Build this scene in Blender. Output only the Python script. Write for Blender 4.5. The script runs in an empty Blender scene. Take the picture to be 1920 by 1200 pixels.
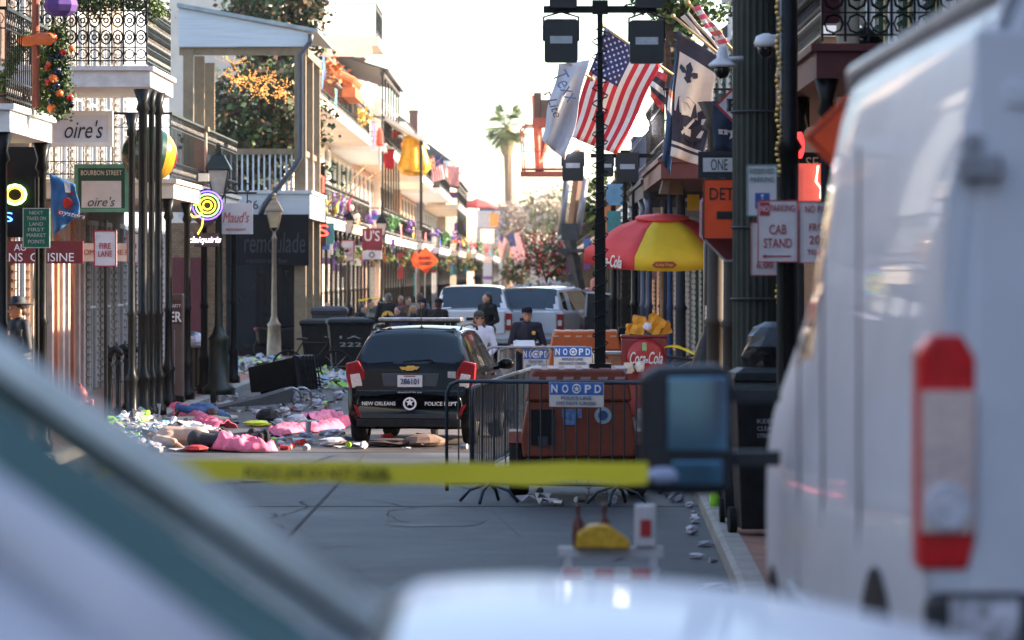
import bpy, math, random
from mathutils import Vector, Matrix, Euler
random.seed(11)
R = math.radians
# ---------------------------------------------------------------- camera, sky, sun, exposure
S = bpy.context.scene
FP, VX, VY, H = 7000.0, 1000.0, 515.0, 2.25          # focal length in photo pixels, street vanishing point, eye height
cd = bpy.data.cameras.new("camera"); cam = bpy.data.objects.new("camera", cd); S.collection.objects.link(cam)
cam.location = (0, 0, H); cam.rotation_euler = (R(90), 0, 0)
cd.sensor_width = 36; cd.lens = FP/1920*36; cd.shift_x = (960-VX)/1920; cd.shift_y = -(600-VY)/1920
cd.clip_start = .1; cd.clip_end = 4000
cd.dof.use_dof = True; cd.dof.focus_distance = 50; cd.dof.aperture_fstop = 3.3; cd.dof.aperture_blades = 0
S.camera = cam
SUN_AZ, SUN_EL = 80, 23
w = bpy.data.worlds.new("World"); S.world = w; w.use_nodes = True
sky = w.node_tree.nodes.new('ShaderNodeTexSky'); sky.sky_type = 'NISHITA'; sky.sun_disc = False
sky.sun_elevation = R(SUN_EL); sky.sun_rotation = R(SUN_AZ); sky.dust_density = 1.0; sky.air_density = 1.0; sky.ozone_density = 1.0
bg = w.node_tree.nodes['Background']; bg.inputs[1].default_value = .15
w.node_tree.links.new(sky.outputs[0], bg.inputs[0])
sl = bpy.data.lights.new("sun", 'SUN'); sl.energy = 5.0; sl.angle = R(.5); sl.color = (1, .8, .6)
sun = bpy.data.objects.new("sun", sl); S.collection.objects.link(sun)
sd = Vector((math.sin(R(SUN_AZ))*math.cos(R(SUN_EL)), math.cos(R(SUN_AZ))*math.cos(R(SUN_EL)), math.sin(R(SUN_EL))))
sun.rotation_euler = sd.to_track_quat('Z', 'Y').to_euler(); sun.location = sd*60
S.view_settings.view_transform = 'Standard'; S.view_settings.look = 'None'
S.view_settings.exposure = 2.02; S.view_settings.gamma = 1
try:
    S.cycles.max_bounces = 6; S.cycles.volume_bounces = 0
except Exception: pass

def bend(d): return max(0, d-180)*.0185      # the far part of the street swings right
def X(px, d): return (px-VX)*d/FP
def Z(py, d): return H-(py-VY)*d/FP
def at(px, py, d): return Vector((X(px, d), d, Z(py, d)))

# ---------------------------------------------------------------- materials
MC = {}
def M(name, col=(.5,.5,.5), rough=.6, metal=0, var=.25, scale=5, bump=.15, emit=0, coat=0, trans=0, stretch=None):
    if name in MC: return MC[name]
    m = bpy.data.materials.new(name); m.use_nodes = True; nt = m.node_tree; N = nt.nodes; L = nt.links
    b = N['Principled BSDF']; b.inputs['Roughness'].default_value = rough; b.inputs['Metallic'].default_value = metal
    b.inputs['Coat Weight'].default_value = coat
    if trans: b.inputs['Transmission Weight'].default_value = trans
    tc = N.new('ShaderNodeTexCoord'); src = tc.outputs['Object']
    if stretch:
        mp = N.new('ShaderNodeMapping'); mp.inputs['Scale'].default_value = stretch; L.new(src, mp.inputs[0]); src = mp.outputs[0]
    nz = N.new('ShaderNodeTexNoise'); nz.inputs['Scale'].default_value = scale; nz.inputs['Detail'].default_value = 6; nz.inputs['Roughness'].default_value = .65
    L.new(src, nz.inputs['Vector'])
    mr = N.new('ShaderNodeMapRange'); mr.inputs[1].default_value = .3; mr.inputs[2].default_value = .7
    mr.inputs[3].default_value = 1-var; mr.inputs[4].default_value = 1+var*.6
    L.new(nz.outputs[0], mr.inputs[0])
    hv = N.new('ShaderNodeHueSaturation'); hv.inputs['Color'].default_value = (*col, 1); L.new(mr.outputs[0], hv.inputs['Value'])
    L.new(hv.outputs[0], b.inputs['Base Color'])
    if bump:
        bp = N.new('ShaderNodeBump'); bp.inputs['Strength'].default_value = bump; bp.inputs['Distance'].default_value = .02
        L.new(nz.outputs[0], bp.inputs['Height']); L.new(bp.outputs[0], b.inputs['Normal'])
    if emit:
        b.inputs['Emission Color'].default_value = (*col, 1); b.inputs['Emission Strength'].default_value = emit
    MC[name] = m; return m
def brick_mat(name, c1, c2, mortar, sc=4.5, rough=.9):
    m = M(name, c1, rough, 0, .2, 3); nt = m.node_tree; N = nt.nodes; L = nt.links
    tc = N.new('ShaderNodeTexCoord'); mp = N.new('ShaderNodeMapping'); L.new(tc.outputs['Object'], mp.inputs[0])
    sx = N.new('ShaderNodeSeparateXYZ'); L.new(mp.outputs[0], sx.inputs[0])
    ad = N.new('ShaderNodeMath'); L.new(sx.outputs[0], ad.inputs[0]); L.new(sx.outputs[1], ad.inputs[1])
    cx = N.new('ShaderNodeCombineXYZ'); L.new(ad.outputs[0], cx.inputs[0]); L.new(sx.outputs[2], cx.inputs[1])
    br = N.new('ShaderNodeTexBrick'); br.inputs['Scale'].default_value = sc
    br.inputs['Color1'].default_value = (*c1, 1); br.inputs['Color2'].default_value = (*c2, 1); br.inputs['Mortar'].default_value = (*mortar, 1)
    L.new(cx.outputs[0], br.inputs[0])
    hv = [n for n in N if n.type == 'HUE_SAT'][0]; L.new(br.outputs[0], hv.inputs['Color'])
    return m
def road_mat(name, c, c2, sc=.35):
    m = M(name, c, .8, 0, .35, 2.2, .35); nt = m.node_tree; N = nt.nodes; L = nt.links
    tc = [n for n in N if n.type == 'TEX_COORD'][0]
    nz = N.new('ShaderNodeTexNoise'); nz.inputs['Scale'].default_value = sc; nz.inputs['Detail'].default_value = 5; L.new(tc.outputs['Object'], nz.inputs[0])
    cr = N.new('ShaderNodeValToRGB'); cr.color_ramp.elements[0].position = .42; cr.color_ramp.elements[1].position = .62
    cr.color_ramp.elements[0].color = (*c, 1); cr.color_ramp.elements[1].color = (*c2, 1); L.new(nz.outputs[0], cr.inputs[0])
    g = N.new('ShaderNodeTexNoise'); g.inputs['Scale'].default_value = 60; g.inputs['Detail'].default_value = 2; L.new(tc.outputs['Object'], g.inputs[0])
    mx = N.new('ShaderNodeMix'); mx.data_type = 'RGBA'; mx.blend_type = 'OVERLAY'; mx.inputs[0].default_value = .5
    L.new(cr.outputs[0], mx.inputs[6]); L.new(g.outputs[0], mx.inputs[7])
    vo = N.new('ShaderNodeTexVoronoi'); vo.feature = 'DISTANCE_TO_EDGE'; vo.inputs['Scale'].default_value = .3; L.new(tc.outputs['Object'], vo.inputs[0])
    ck = N.new('ShaderNodeMapRange'); ck.inputs[1].default_value = 0; ck.inputs[2].default_value = .006; ck.inputs[3].default_value = .45; ck.inputs[4].default_value = 1; L.new(vo.outputs[0], ck.inputs[0])
    m2 = N.new('ShaderNodeMix'); m2.data_type = 'RGBA'; m2.blend_type = 'MULTIPLY'; m2.inputs[0].default_value = 1
    L.new(mx.outputs[2], m2.inputs[6]); L.new(ck.outputs[0], m2.inputs[7])
    hv = [n for n in N if n.type == 'HUE_SAT'][0]; L.new(m2.outputs[2], hv.inputs['Color'])
    rr = N.new('ShaderNodeMapRange'); rr.inputs[3].default_value = .45; rr.inputs[4].default_value = .95; L.new(nz.outputs[0], rr.inputs[0]); L.new(rr.outputs[0], N['Principled BSDF'].inputs['Roughness'])
    return m
iron = M('iron', (.012,.013,.014), .35, .3, .4, 12); white = M('white_paint', (.72,.72,.72), .5, 0, .15, 4)
cream = M('cream_paint', (.66,.56,.44), .7, 0, .2, 2); pink = M('pink_stucco', (.62,.4,.33), .8, 0, .2, 2); tan = M('tan_paint', (.24,.17,.1), .6, 0, .25, 5)
grey = M('grey_paint', (.3,.31,.34), .6, 0, .2, 3); dgrey = M('dark_grey', (.06,.06,.07), .6, 0, .3, 6); black = M('black', (.01,.01,.011), .45, 0, .4, 6)
blackp = M('black_plastic', (.012,.013,.015), .5, 0, .5, 7, .3); bag = M('bin_bag', (.012,.013,.016), .18, 0, .4, 9, .9)
red = M('red_paint', (.5,.025,.02), .4, 0, .25, 6); orange = M('orange_paint', (.75,.16,.03), .45, 0, .25, 5); yellow = M('yellow_paint', (.75,.5,.02), .5, 0, .15, 5)
blue = M('blue_paint', (.03,.09,.35), .5, 0, .25, 5); lblue = M('light_blue', (.2,.42,.6), .5, 0, .25, 5); green = M('green_paint', (.02,.16,.09), .5, 0, .25, 5)
purple = M('purple_cloth', (.09,.04,.22), .8, 0, .3, 5); slate = M('slate', (.09,.085,.09), .8, 0, .35, 3, .4); terracotta = M('terracotta', (.55,.16,.06), .8, 0, .35, 5)
steel = M('steel', (.32,.33,.35), .35, .8, .2, 6); rubber = M('rubber', (.012,.012,.013), .8, 0, .3, 12); darkglass = M('dark_glass', (.01,.012,.015), .05, 0, .3, 2, 0, coat=.5)
wood = M('dark_wood', (.08,.045,.03), .6, 0, .35, 4, .3, stretch=(1,1,6)); greysh = M('grey_shutter', (.16,.15,.14), .7, 0, .3, 4); greensh = M('green_shutter', (.03,.07,.05), .6, 0, .3, 4)
brick = brick_mat('brick', (.25,.09,.05), (.16,.06,.04), (.2,.17,.15)); lightbrick = brick_mat('painted_brick', (.5,.4,.3), (.42,.32,.25), (.33,.28,.23))
skin = M('skin', (.55,.3,.2), .5, 0, .08, 6); skin2 = M('skin_tan', (.36,.2,.13), .5, 0, .08, 6); hairb = M('brown_hair', (.06,.025,.015), .5, 0, .4, 30, .4); hairk = M('black_hair', (.012,.01,.01), .5, 0, .4, 30, .4); hairy = M('fair_hair', (.4,.22,.09), .5, 0, .3, 30, .4)
navy = M('navy_cloth', (.012,.016,.035), .8, 0, .35, 14, .4); blackc = M('black_cloth', (.012,.012,.014), .8, 0, .35, 14, .4); whitec = M('white_cloth', (.7,.68,.78), .85, 0, .1, 8, .5); greyc = M('grey_cloth', (.12,.14,.18), .85, 0, .25, 14, .4)
denim = M('denim', (.04,.09,.22), .8, 0, .35, 14, .4); beigec = M('beige_cloth', (.42,.3,.24), .85, 0, .2, 10, .4); pinkc = M('pink_cloth', (.75,.16,.27), .8, 0, .25, 9, .6)
gold = M('gold', (.8,.5,.12), .35, .6, .15, 8); ivory = M('ivory', (.75,.7,.6), .6, 0, .15, 5)

for k_ in ('iron', 'black', 'black_plastic', 'rubber', 'dark_glass', 'navy_cloth', 'black_cloth', 'dark_grey', 'dark_wood', 'green_shutter'):
    MC[k_].node_tree.nodes['Principled BSDF'].inputs['Specular IOR Level'].default_value = .22
# ---------------------------------------------------------------- mesh helpers
class MB:
    def __init__(s): s.v = []; s.f = []; s.mi = []; s.m = 0
    def face(s, idx): s.f.append(tuple(idx)); s.mi.append(s.m)
    def add(s, vs, fs):
        o = len(s.v); s.v += [tuple(p) for p in vs]
        for f in fs: s.face([i+o for i in f])
        return s
    def box(s, c, d, rz=0, rx=0, ry=0):
        x, y, z = d[0]/2, d[1]/2, d[2]/2
        vs = [Vector(p) for p in ((-x,-y,-z),(x,-y,-z),(x,y,-z),(-x,y,-z),(-x,-y,z),(x,-y,z),(x,y,z),(-x,y,z))]
        if rz or rx or ry:
            m = Euler((rx, ry, rz)).to_matrix(); vs = [m @ p for p in vs]
        c = Vector(c)
        return s.add([p+c for p in vs], [(0,3,2,1),(4,5,6,7),(0,1,5,4),(1,2,6,5),(2,3,7,6),(3,0,4,7)])
    def bb(s, a, b): return s.box([(a[i]+b[i])/2 for i in range(3)], [abs(b[i]-a[i]) for i in range(3)])
    def rings(s, rs, cap=True, close=True):
        n = len(rs[0]); o = len(s.v)
        for r in rs: s.v += [tuple(p) for p in r]
        for i in range(len(rs)-1):
            for j in range(n if close else n-1):
                k = (j+1) % n
                s.face((o+i*n+j, o+i*n+k, o+(i+1)*n+k, o+(i+1)*n+j))
        if cap:
            s.face([o+j for j in range(n)][::-1]); s.face([o+(len(rs)-1)*n+j for j in range(n)])
        return s
    def cyl(s, p0, p1, r0, r1=None, n=10, cap=True):
        p0, p1 = Vector(p0), Vector(p1); r1 = r0 if r1 is None else r1
        q = (p1-p0).to_track_quat('Z', 'Y') if (p1-p0).length > 1e-6 else Euler((0,0,0)).to_quaternion()
        a = [q @ Vector((math.cos(t*2*math.pi/n), math.sin(t*2*math.pi/n), 0)) for t in range(n)]
        return s.rings([[p0+v*r0 for v in a], [p1+v*r1 for v in a]], cap)
    def tube(s, pts, r, n=6):
        pts = [Vector(p) for p in pts]; rs = []
        for i, p in enumerate(pts):
            t = (pts[min(i+1, len(pts)-1)]-pts[max(i-1, 0)]); q = t.to_track_quat('Z', 'Y')
            rr = r[i] if isinstance(r, (list, tuple)) else r
            rs.append([p+q @ Vector((math.cos(k*2*math.pi/n)*rr, math.sin(k*2*math.pi/n)*rr, 0)) for k in range(n)])
        return s.rings(rs)
    def lathe(s, prof, c=(0,0,0), n=14, flute=0, cap=True):
        rs = []
        for r, z in prof:
            rs.append([(c[0]+math.cos(k*2*math.pi/n)*r*(1-flute*(k % 2)), c[1]+math.sin(k*2*math.pi/n)*r*(1-flute*(k % 2)), c[2]+z) for k in range(n)])
        return s.rings(rs, cap)
    def ball(s, c, r, n=10, m=7, jit=0):
        if not isinstance(r, (tuple, list)): r = (r, r, r)
        rs = []
        for i in range(1, m):
            a = math.pi*i/m
            rs.append([(c[0]+r[0]*math.sin(a)*math.cos(k*2*math.pi/n)*(1+random.uniform(-jit, jit)), c[1]+r[1]*math.sin(a)*math.sin(k*2*math.pi/n)*(1+random.uniform(-jit, jit)), c[2]-r[2]*math.cos(a)) for k in range(n)])
        return s.rings(rs)
    def ring(s, c, r, t, axis='y', n=12, a0=0, a1=360, rz=1):
        pts = []
        for k in range(n+1):
            a = R(a0+(a1-a0)*k/n); u, v = math.cos(a)*r, math.sin(a)*r*rz
            pts.append((c[0]+u, c[1], c[2]+v) if axis == 'y' else ((c[0], c[1]+u, c[2]+v) if axis == 'x' else (c[0]+u, c[1]+v, c[2])))
        return s.tube(pts, t, 4)
    def prism(s, pts, y0, y1, axis='y'):      # 2-D outline (x,z) extruded in y, or (y,z) extruded in x, or (x,y) extruded in z
        f = {'y': lambda p, t: (p[0], t, p[1]), 'x': lambda p, t: (t, p[0], p[1]), 'z': lambda p, t: (p[0], p[1], t)}[axis]
        return s.rings([[f(p, y0) for p in pts], [f(p, y1) for p in pts]])
    def build(s, name, mats, parent=None, smooth=False, loc=None, kind=None, bevel=0):
        me = bpy.data.meshes.new(name); me.from_pydata(s.v, [], s.f)
        mats = mats if isinstance(mats, (list, tuple)) else [mats]
        for m in mats: me.materials.append(m)
        me.polygons.foreach_set('material_index', s.mi)
        if smooth: me.polygons.foreach_set('use_smooth', [True]*len(s.f))
        me.validate(); me.update()
        o = bpy.data.objects.new(name, me); S.collection.objects.link(o)
        if parent: o.parent = parent
        if loc is not None: o.location = loc
        if kind: o['kind'] = kind
        if bevel:
            b = o.modifiers.new('bevel', 'BEVEL'); b.width = bevel; b.segments = 2; b.limit_method = 'ANGLE'
        return o
def tag(o, label, cat, group=None, kind=None):
    o['label'] = label; o['category'] = cat
    if group: o['group'] = group
    if kind: o['kind'] = kind
    return o
def thing(name, label, cat, loc=(0,0,0), rz=0, group=None, kind=None):
    o = bpy.data.objects.new(name, None); S.collection.objects.link(o); o.location = loc; o.rotation_euler = (0,0,rz); o.empty_display_size = .2
    return tag(o, label, cat, group, kind)
def lettering(txt, hgt, c, mat, parent, width=None, shear=0, rz=0, name='lettering', bold=.0, lean=0, rx=0):
    cu = bpy.data.curves.new('t', 'FONT'); cu.body = txt; cu.size = 1; cu.shear = shear; cu.extrude = .004/max(hgt, .01)*1.0; cu.offset = bold; cu.resolution_u = 3
    o = bpy.data.objects.new('t', cu); S.collection.objects.link(o)
    dg = bpy.context.evaluated_depsgraph_get(); me = bpy.data.meshes.new_from_object(o.evaluated_get(dg))
    bpy.data.objects.remove(o); bpy.data.curves.remove(cu)
    vs = [v.co.copy() for v in me.vertices]
    if not vs: return None
    x0 = min(v.x for v in vs); x1 = max(v.x for v in vs); y0 = min(v.y for v in vs); y1 = max(v.y for v in vs)
    k = hgt/max(y1-y0, .01); kx = k if width is None else width/max(x1-x0, .01)
    m = Euler((rx, lean, rz)).to_matrix()
    for i, v in enumerate(me.vertices):
        p = vs[i]; q = m @ Vector(((p.x-(x0+x1)/2)*kx, -p.z*hgt-.006, (p.y-(y0+y1)/2)*k)); v.co = q+Vector(c)
    me.materials.clear(); me.materials.append(mat); me.name = name
    ob = bpy.data.objects.new(name, me); S.collection.objects.link(ob); ob.parent = parent
    return ob
def board(name, label, cat, rect, d, face, lines=(), border=None, th=.03, rz=0, post=None, group=None, bw=.06, dz=0, round_=0):
    """flat board given by its extent in the photo and its distance; lines: (text, v centre, height, material, width, shear)"""
    x0, y0, x1, y1 = rect; s = d/FP; W, Hh = (x1-x0)*s/max(math.cos(rz), .2), (y1-y0)*s
    c = at((x0+x1)/2, (y0+y1)/2, d)
    t = thing(name, label, cat, (c.x, c.y, 0 if post else c.z-Hh/2), rz, group); zc = c.z if post else Hh/2
    b = MB()
    if round_:
        r = min(W, Hh)*round_; pts = []
        for sx, sz, a in ((1,-1,-90),(1,1,0),(-1,1,90),(-1,-1,180)):
            for k in range(5): pts.append((sx*(W/2-r)+r*math.cos(R(a+k*22.5)), zc+sz*(Hh/2-r)+r*math.sin(R(a+k*22.5))))
        b.prism(pts, -th/2, th/2)
    else: b.box((0, 0, zc), (W, th, Hh))
    b.build('panel', face, t)
    if border:
        b = MB(); e = bw*min(W, Hh); o = .0
        for (cx, cz, w_, h_) in ((0, Hh/2-e/2, W, e), (0, -Hh/2+e/2, W, e), (-W/2+e/2, 0, e, Hh-2*e), (W/2-e/2, 0, e, Hh-2*e)):
            b.box((cx, -th/2-.003, zc+cz), (w_, .008, h_))
        b.build('border', border, t)
    for L in lines:
        tx, v, h, m = L[:4]; wd = L[4]*W if len(L) > 4 and L[4] else None; sh = L[5] if len(L) > 5 else 0
        ox = L[6]*W if len(L) > 6 else 0
        lettering(tx, h*Hh, (ox, -th/2, zc+Hh*(.5-v)), m, t, wd, sh)
    if post:
        b = MB(); b.cyl((post[0], .035+th/2, dz), (post[0], .035+th/2, post[1]), .025, n=8); b.build('post', post[2], t)
    return t
def catmull(P, n):
    out = []
    for i in range(len(P)-1):
        a, b, c, e = P[max(i-1,0)], P[i], P[i+1], P[min(i+2, len(P)-1)]
        for k in range(n):
            t = k/n
            out.append(tuple(.5*((2*b[q])+(-a[q]+c[q])*t+(2*a[q]-5*b[q]+4*c[q]-e[q])*t*t+(-a[q]+3*b[q]-3*c[q]+e[q])*t**3) for q in range(len(b))))
    out.append(tuple(P[-1])); return out
def carloft(parent, st, classify, mats, nu=4, nv=3, soft=1.0, thin=.0):
    """stations (y, half width, z bottom, z belt, z top, top half width); faces are sorted into parts by classify(y, x, z, ring fraction)"""
    G = []
    SS = catmull(st, nu)
    for (y, w_, zb, zl, zt, wt) in SS:
        half = [(0, zb), (w_*.8, zb), (w_*.97, zb+.1), (w_, zb+(zl-zb)*.55), (w_*.975, zl), (wt+(w_-wt)*.18, zt-(zt-zl)*.18), (wt*.86, zt-.012), (wt*.45, zt+.012*soft), (0, zt+.02*soft)]
        hs = catmull(half, nv)
        hs = [(max(0, a), b_) for a, b_ in hs]; full = hs+[(-a, b_) for a, b_ in hs[-2:0:-1]]
        G.append([(a, y, b_) for a, b_ in full])
    parts = {}; n = len(G[0])
    for i in range(len(G)-1):
        for j in range(n):
            k = (j+1) % n; q = [G[i][j], G[i][k], G[i+1][k], G[i+1][j]]
            c = [sum(p[a] for p in q)/4 for a in range(3)]
            key = classify(c[1], c[0], c[2], min(j+.5, n-j-.5)/nv)
            if key == 'side_window': key += '|%d%d' % (c[0] < 0, int(c[1]/1.3))
            parts.setdefault(key, MB()).add(q, [(0, 1, 2, 3)])
    for row, flip in ((G[0], 0), (G[-1], 1)):
        parts.setdefault('body', MB()).add(row, [tuple(range(n))[::-1] if flip else tuple(range(n))])
    obs = {}
    for k, mb in parts.items():
        o = mb.build(k.split('|')[0], mats[k.split('|')[0]], parent, True); obs[k] = o
        wl = o.modifiers.new('weld', 'WELD'); wl.merge_threshold = .0006
    return obs
def wheel(parent, x, y, r=.3, wd=.18, rimm=None):
    b = MB(); pr = [(r*.62, -wd/2), (r*.9, -wd/2), (r, -wd*.35), (r, wd*.35), (r*.9, wd/2), (r*.62, wd/2)]
    b.rings([[(x+z, y+math.cos(a*math.pi/14)*q, r+math.sin(a*math.pi/14)*q) for a in range(28)] for q, z in pr], cap=False)
    o = b.build('wheel', rubber, parent, True)
    b = MB(); b.cyl((x-wd*.38, y, r), (x+wd*.38, y, r), r*.63, n=24)
    for k in range(6):
        a = k*math.pi/3
        b.box((x, y+math.cos(a)*r*.35, r+math.sin(a)*r*.35), (wd*.86, .05, r*.55), rx=-a+math.pi/2)
    b.build('rim', rimm or steel, o); return o
def capsules_mesh(name, caps, mat, parent, vox=.014, kind=None):
    """tapered limbs and ellipsoids merged into one continuous surface"""
    b = MB()
    for c in caps:
        if c[0] == 'e': b.ball(c[1], c[2], 14, 10)
        else:
            p0, p1, r0, r1 = Vector(c[1]), Vector(c[2]), c[3], c[4]
            b.cyl(p0, p1, r0, r1, 12); b.ball(p0, r0, 12, 8); b.ball(p1, r1, 12, 8)
    o = b.build(name, mat)
    r = o.modifiers.new('r', 'REMESH'); r.mode = 'VOXEL'; r.voxel_size = vox; r.use_smooth_shade = True
    s_ = o.modifiers.new('s', 'SMOOTH'); s_.iterations = 3; s_.factor = .5
    dg = bpy.context.evaluated_depsgraph_get(); me = bpy.data.meshes.new_from_object(o.evaluated_get(dg))
    bpy.data.objects.remove(o); me.name = name
    q = bpy.data.objects.new(name, me); S.collection.objects.link(q); q.parent = parent
    if not me.materials: me.materials.append(mat)
    return q
# ---------------------------------------------------------------- the setting: sky blocker-free ground, roads, kerbs
def gz(y):
    t = max(0, min(1, (24-y)/11)); return .55*t*t*(3-2*t)
asphalt = road_mat('asphalt', (.042,.034,.03), (.11,.088,.075), .4); concrete = road_mat('concrete_road', (.026,.03,.034), (.074,.08,.085), .33)
paving = brick_mat('brick_paving', (.3,.14,.09), (.2,.11,.08), (.22,.2,.18), 3.5); kerbm = M('kerb_stone', (.27,.26,.24), .8, 0, .35, 3, .4)
ys = [-60]+[y*.5+8 for y in range(0, 40)]+[30, 40, 60, 100, 200, 400, 800, 1600]
b = MB(); b.rings([[(-900, y, gz(y)-.008), (900, y, gz(y)-.008)] for y in ys], cap=False, close=False); b.build('ground', M('ground', (.16,.15,.14), .9), kind='structure')
yi = [-20]+[y*.5+8 for y in range(0, 40)]+[30, 38, 47.3]
b = MB(); b.rings([[(-24, y, gz(y)), (1.7 if y > 22 else 24, y, gz(y))] for y in yi], cap=False, close=False); b.build('intersection_road', concrete, kind='structure')
b = MB(); b.rings([[(-5.6, y, .0), (1.65, y, .0)] for y in (47.3, 60, 80, 120, 200, 385)], cap=False, close=False); b.build('street_road', asphalt, kind='structure')
b = MB(); b.box((-2.1, 34, .004), (.035, 26, .003)); b.box((-2, 47.3, .004), (7.2, .06, .003)); b.box((-2, 36.2, .004), (7.2, .03, .003)); b.build('road_joint', M('joint', (.02,.02,.02), .9), kind='structure')
random.seed(77); b = MB()
for i in range(16):
    x, y = random.uniform(-6, 1), random.uniform(28, 60); a = random.uniform(0, 6.28); pts = []
    for k in range(random.randint(8, 20)):
        pts.append((x, y)); a += random.gauss(0, .45); x += math.cos(a)*.14; y += math.sin(a)*.3
        if not -5.5 < x < 1.2: break
    for k in range(len(pts)-1):
        w_ = random.uniform(.004, .014); (x0, y0), (x1, y1) = pts[k], pts[k+1]; b.add([(x0-w_, y0, .0055), (x0+w_, y0, .0055), (x1+w_, y1, .0055), (x1-w_, y1, .0055)], [(0, 1, 2, 3)])
b.build('road_cracks', M('joint'), kind='structure')
b = MB()
for (x, y, w_, l_) in ((-3.6, 41.5, 1.3, 2.6), (-.9, 34.2, .9, 1.8), (.3, 43, .7, 2.2), (-4.4, 53, 1.1, 3), (-1.2, 62, 1.6, 3.5)):
    n = 14; pts = [(x+math.copysign(abs(math.cos(k*6.283/n))**.45, math.cos(k*6.283/n))*w_/2*random.uniform(.94, 1.05), y+math.copysign(abs(math.sin(k*6.283/n))**.45, math.sin(k*6.283/n))*l_/2*random.uniform(.94, 1.05), .0042) for k in range(n)]; b.add(pts, [tuple(range(n))])
b.build('road_patches', road_mat('patch_tar', (.03,.032,.035), (.06,.062,.066), .8), kind='structure')
def kerb(nm, pts, side):
    b = MB(); rs = []
    for x, y in pts:
        rs.append([(x, y, -.02), (x, y, .12), (x+side*.04, y, .14), (x+side*.18, y, .14), (x+side*.18, y, -.02)])
    b.rings(rs); return b.build(nm, kerbm, kind='structure')
kerb('left_kerb', [(-5.6+bend(y), y) for y in (39, 60, 120, 180, 220, 260, 300, 385)], -1)
kerb('right_kerb', [(1.25, 20.5), (1.42, 26), (1.6, 36), (1.65, 50), (1.65, 385)], 1)
b = MB(); b.rings([[(-11, y, .132), (-5.78+bend(y), y, .132)] for y in (39, 60, 90, 180, 220, 260, 300, 385)], cap=False, close=False); b.face(range(2)) if 0 else None
b.bb((-11, 38.9, -.02), (-5.6, 39, .132)); b.build('left_pavement', paving, kind='structure')
b = MB(); b.rings([[(1.43, 20.5, .128), (6, 20.5, .128)], [(1.6, 26, .132), (6, 26, .132)], [(1.78, 36, .132), (6, 36, .132)], [(1.83, 50, .132), (6, 50, .132)], [(1.83, 385, .132), (6, 385, .132)]], cap=False, close=False)
b.bb((1.25, 20.4, -.02), (6, 20.5, .128)); b.build('right_pavement', paving, kind='structure')

# ---------------------------------------------------------------- railings, galleries, townhouses
def railing(mb, p0, p1, z0, z1, pitch=.13, lace=1, t=.012):
    if lace > 1: t = .022
    p0, p1 = Vector(p0), Vector(p1); L = (p1-p0).length; n = max(2, int(L/pitch)); dx = (p1-p0)/n; ax = 'y' if abs(dx.x) > abs(dx.y) else 'x'
    rz = math.atan2(dx.y, dx.x); mid = (p0+p1)/2
    for z, q in ((z1, .035), (z0+.06, .02))+(((z1-.22, .015), (z0+.26, .015)) if lace else ()):
        mb.box((mid.x, mid.y, z), (L, q*1.3, q), rz)
    for i in range(n+1):
        p = p0+dx*i; mb.box((p.x, p.y, (z0+z1)/2), (t, t, z1-z0), rz)
        if lace and i < n:
            c = p+dx*.5
            mb.ring((c.x, c.y, z1-.11), min(pitch*.42, .085), t*.45, ax, 8)
            mb.ring((c.x, c.y, z0+.16), min(pitch*.42, .085), t*.45, ax, 8)
            if lace > 1:
                hh = (z1-z0-.48)
                for q in range(2): mb.ring((c.x, c.y, z0+.26+hh*(.28+.46*q)), pitch*.46, t*.6, ax, 8, rz=1.35); mb.ring((c.x+(.001), c.y+.001, z0+.26+hh*(.28+.46*q)), pitch*.22, t*.6, ax, 6)
def fluted_post(mb, x, y, z0, z1, r=.075):
    mb.lathe([(r*2.1, z0), (r*2.1, z0+.12), (r*1.5, z0+.16), (r*1.5, z0+.55), (r*1.9, z0+.6), (r*1.2, z0+.68), (r, z0+.78), (r, z0+1.5), (r*1.35, z0+1.54), (r*.95, z0+1.6), (r*.85, z1-.35), (r*1.4, z1-.3), (r, z1-.2), (r*1.9, z1)], (x, y, 0), 16, .12)
def windowset(root, x, y, z0, z1, wd, side, shm, glm=darkglass, fr=white, open_=False):
    """a tall window or door with frame, panes and louvred shutters, on a street wall at x"""
    f = MB(); s = -side if side < 0 else -side
    o = .03*(1 if side < 0 else -1); k = 1 if side < 0 else -1
    f.bb((x, y-wd/2-.06, z0), (x+k*.06, y-wd/2, z1+.08)); f.bb((x, y+wd/2, z0), (x+k*.06, y+wd/2+.06, z1+.08)); f.bb((x, y-wd/2, z1), (x+k*.09, y+wd/2, z1+.08))
    f.bb((x, y-.02, z0), (x+k*.04, y+.02, z1)); f.bb((x, y-wd/2, (z0+z1)/2-.02), (x+k*.045, y+wd/2, (z0+z1)/2+.02))
    fo = f.build('window_frame', fr, root)
    g = MB(); g.bb((x, y-wd/2, z0), (x+k*.02, y+wd/2, z1)); g.build('pane', glm, fo)
    for q in (-1, 1):
        h = MB(); yy = y+q*(wd/2+.06+wd*.25)
        if open_: h.bb((x+k*.0, y+q*(wd/2+.05)-.02, z0), (x+k*(wd*.5), y+q*(wd/2+.05)+.02, z1))
        else:
            h.bb((x, yy-wd*.24, z0), (x+k*.05, yy+wd*.24, z1))
            nsl = int((z1-z0)/.14)
            for i in range(nsl): h.box((x+k*.055, yy, z0+.1+i*(z1-z0-.15)/nsl), (.03, wd*.38, .05), ry=k*.5)
        h.build('shutter', shm, root)
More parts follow.
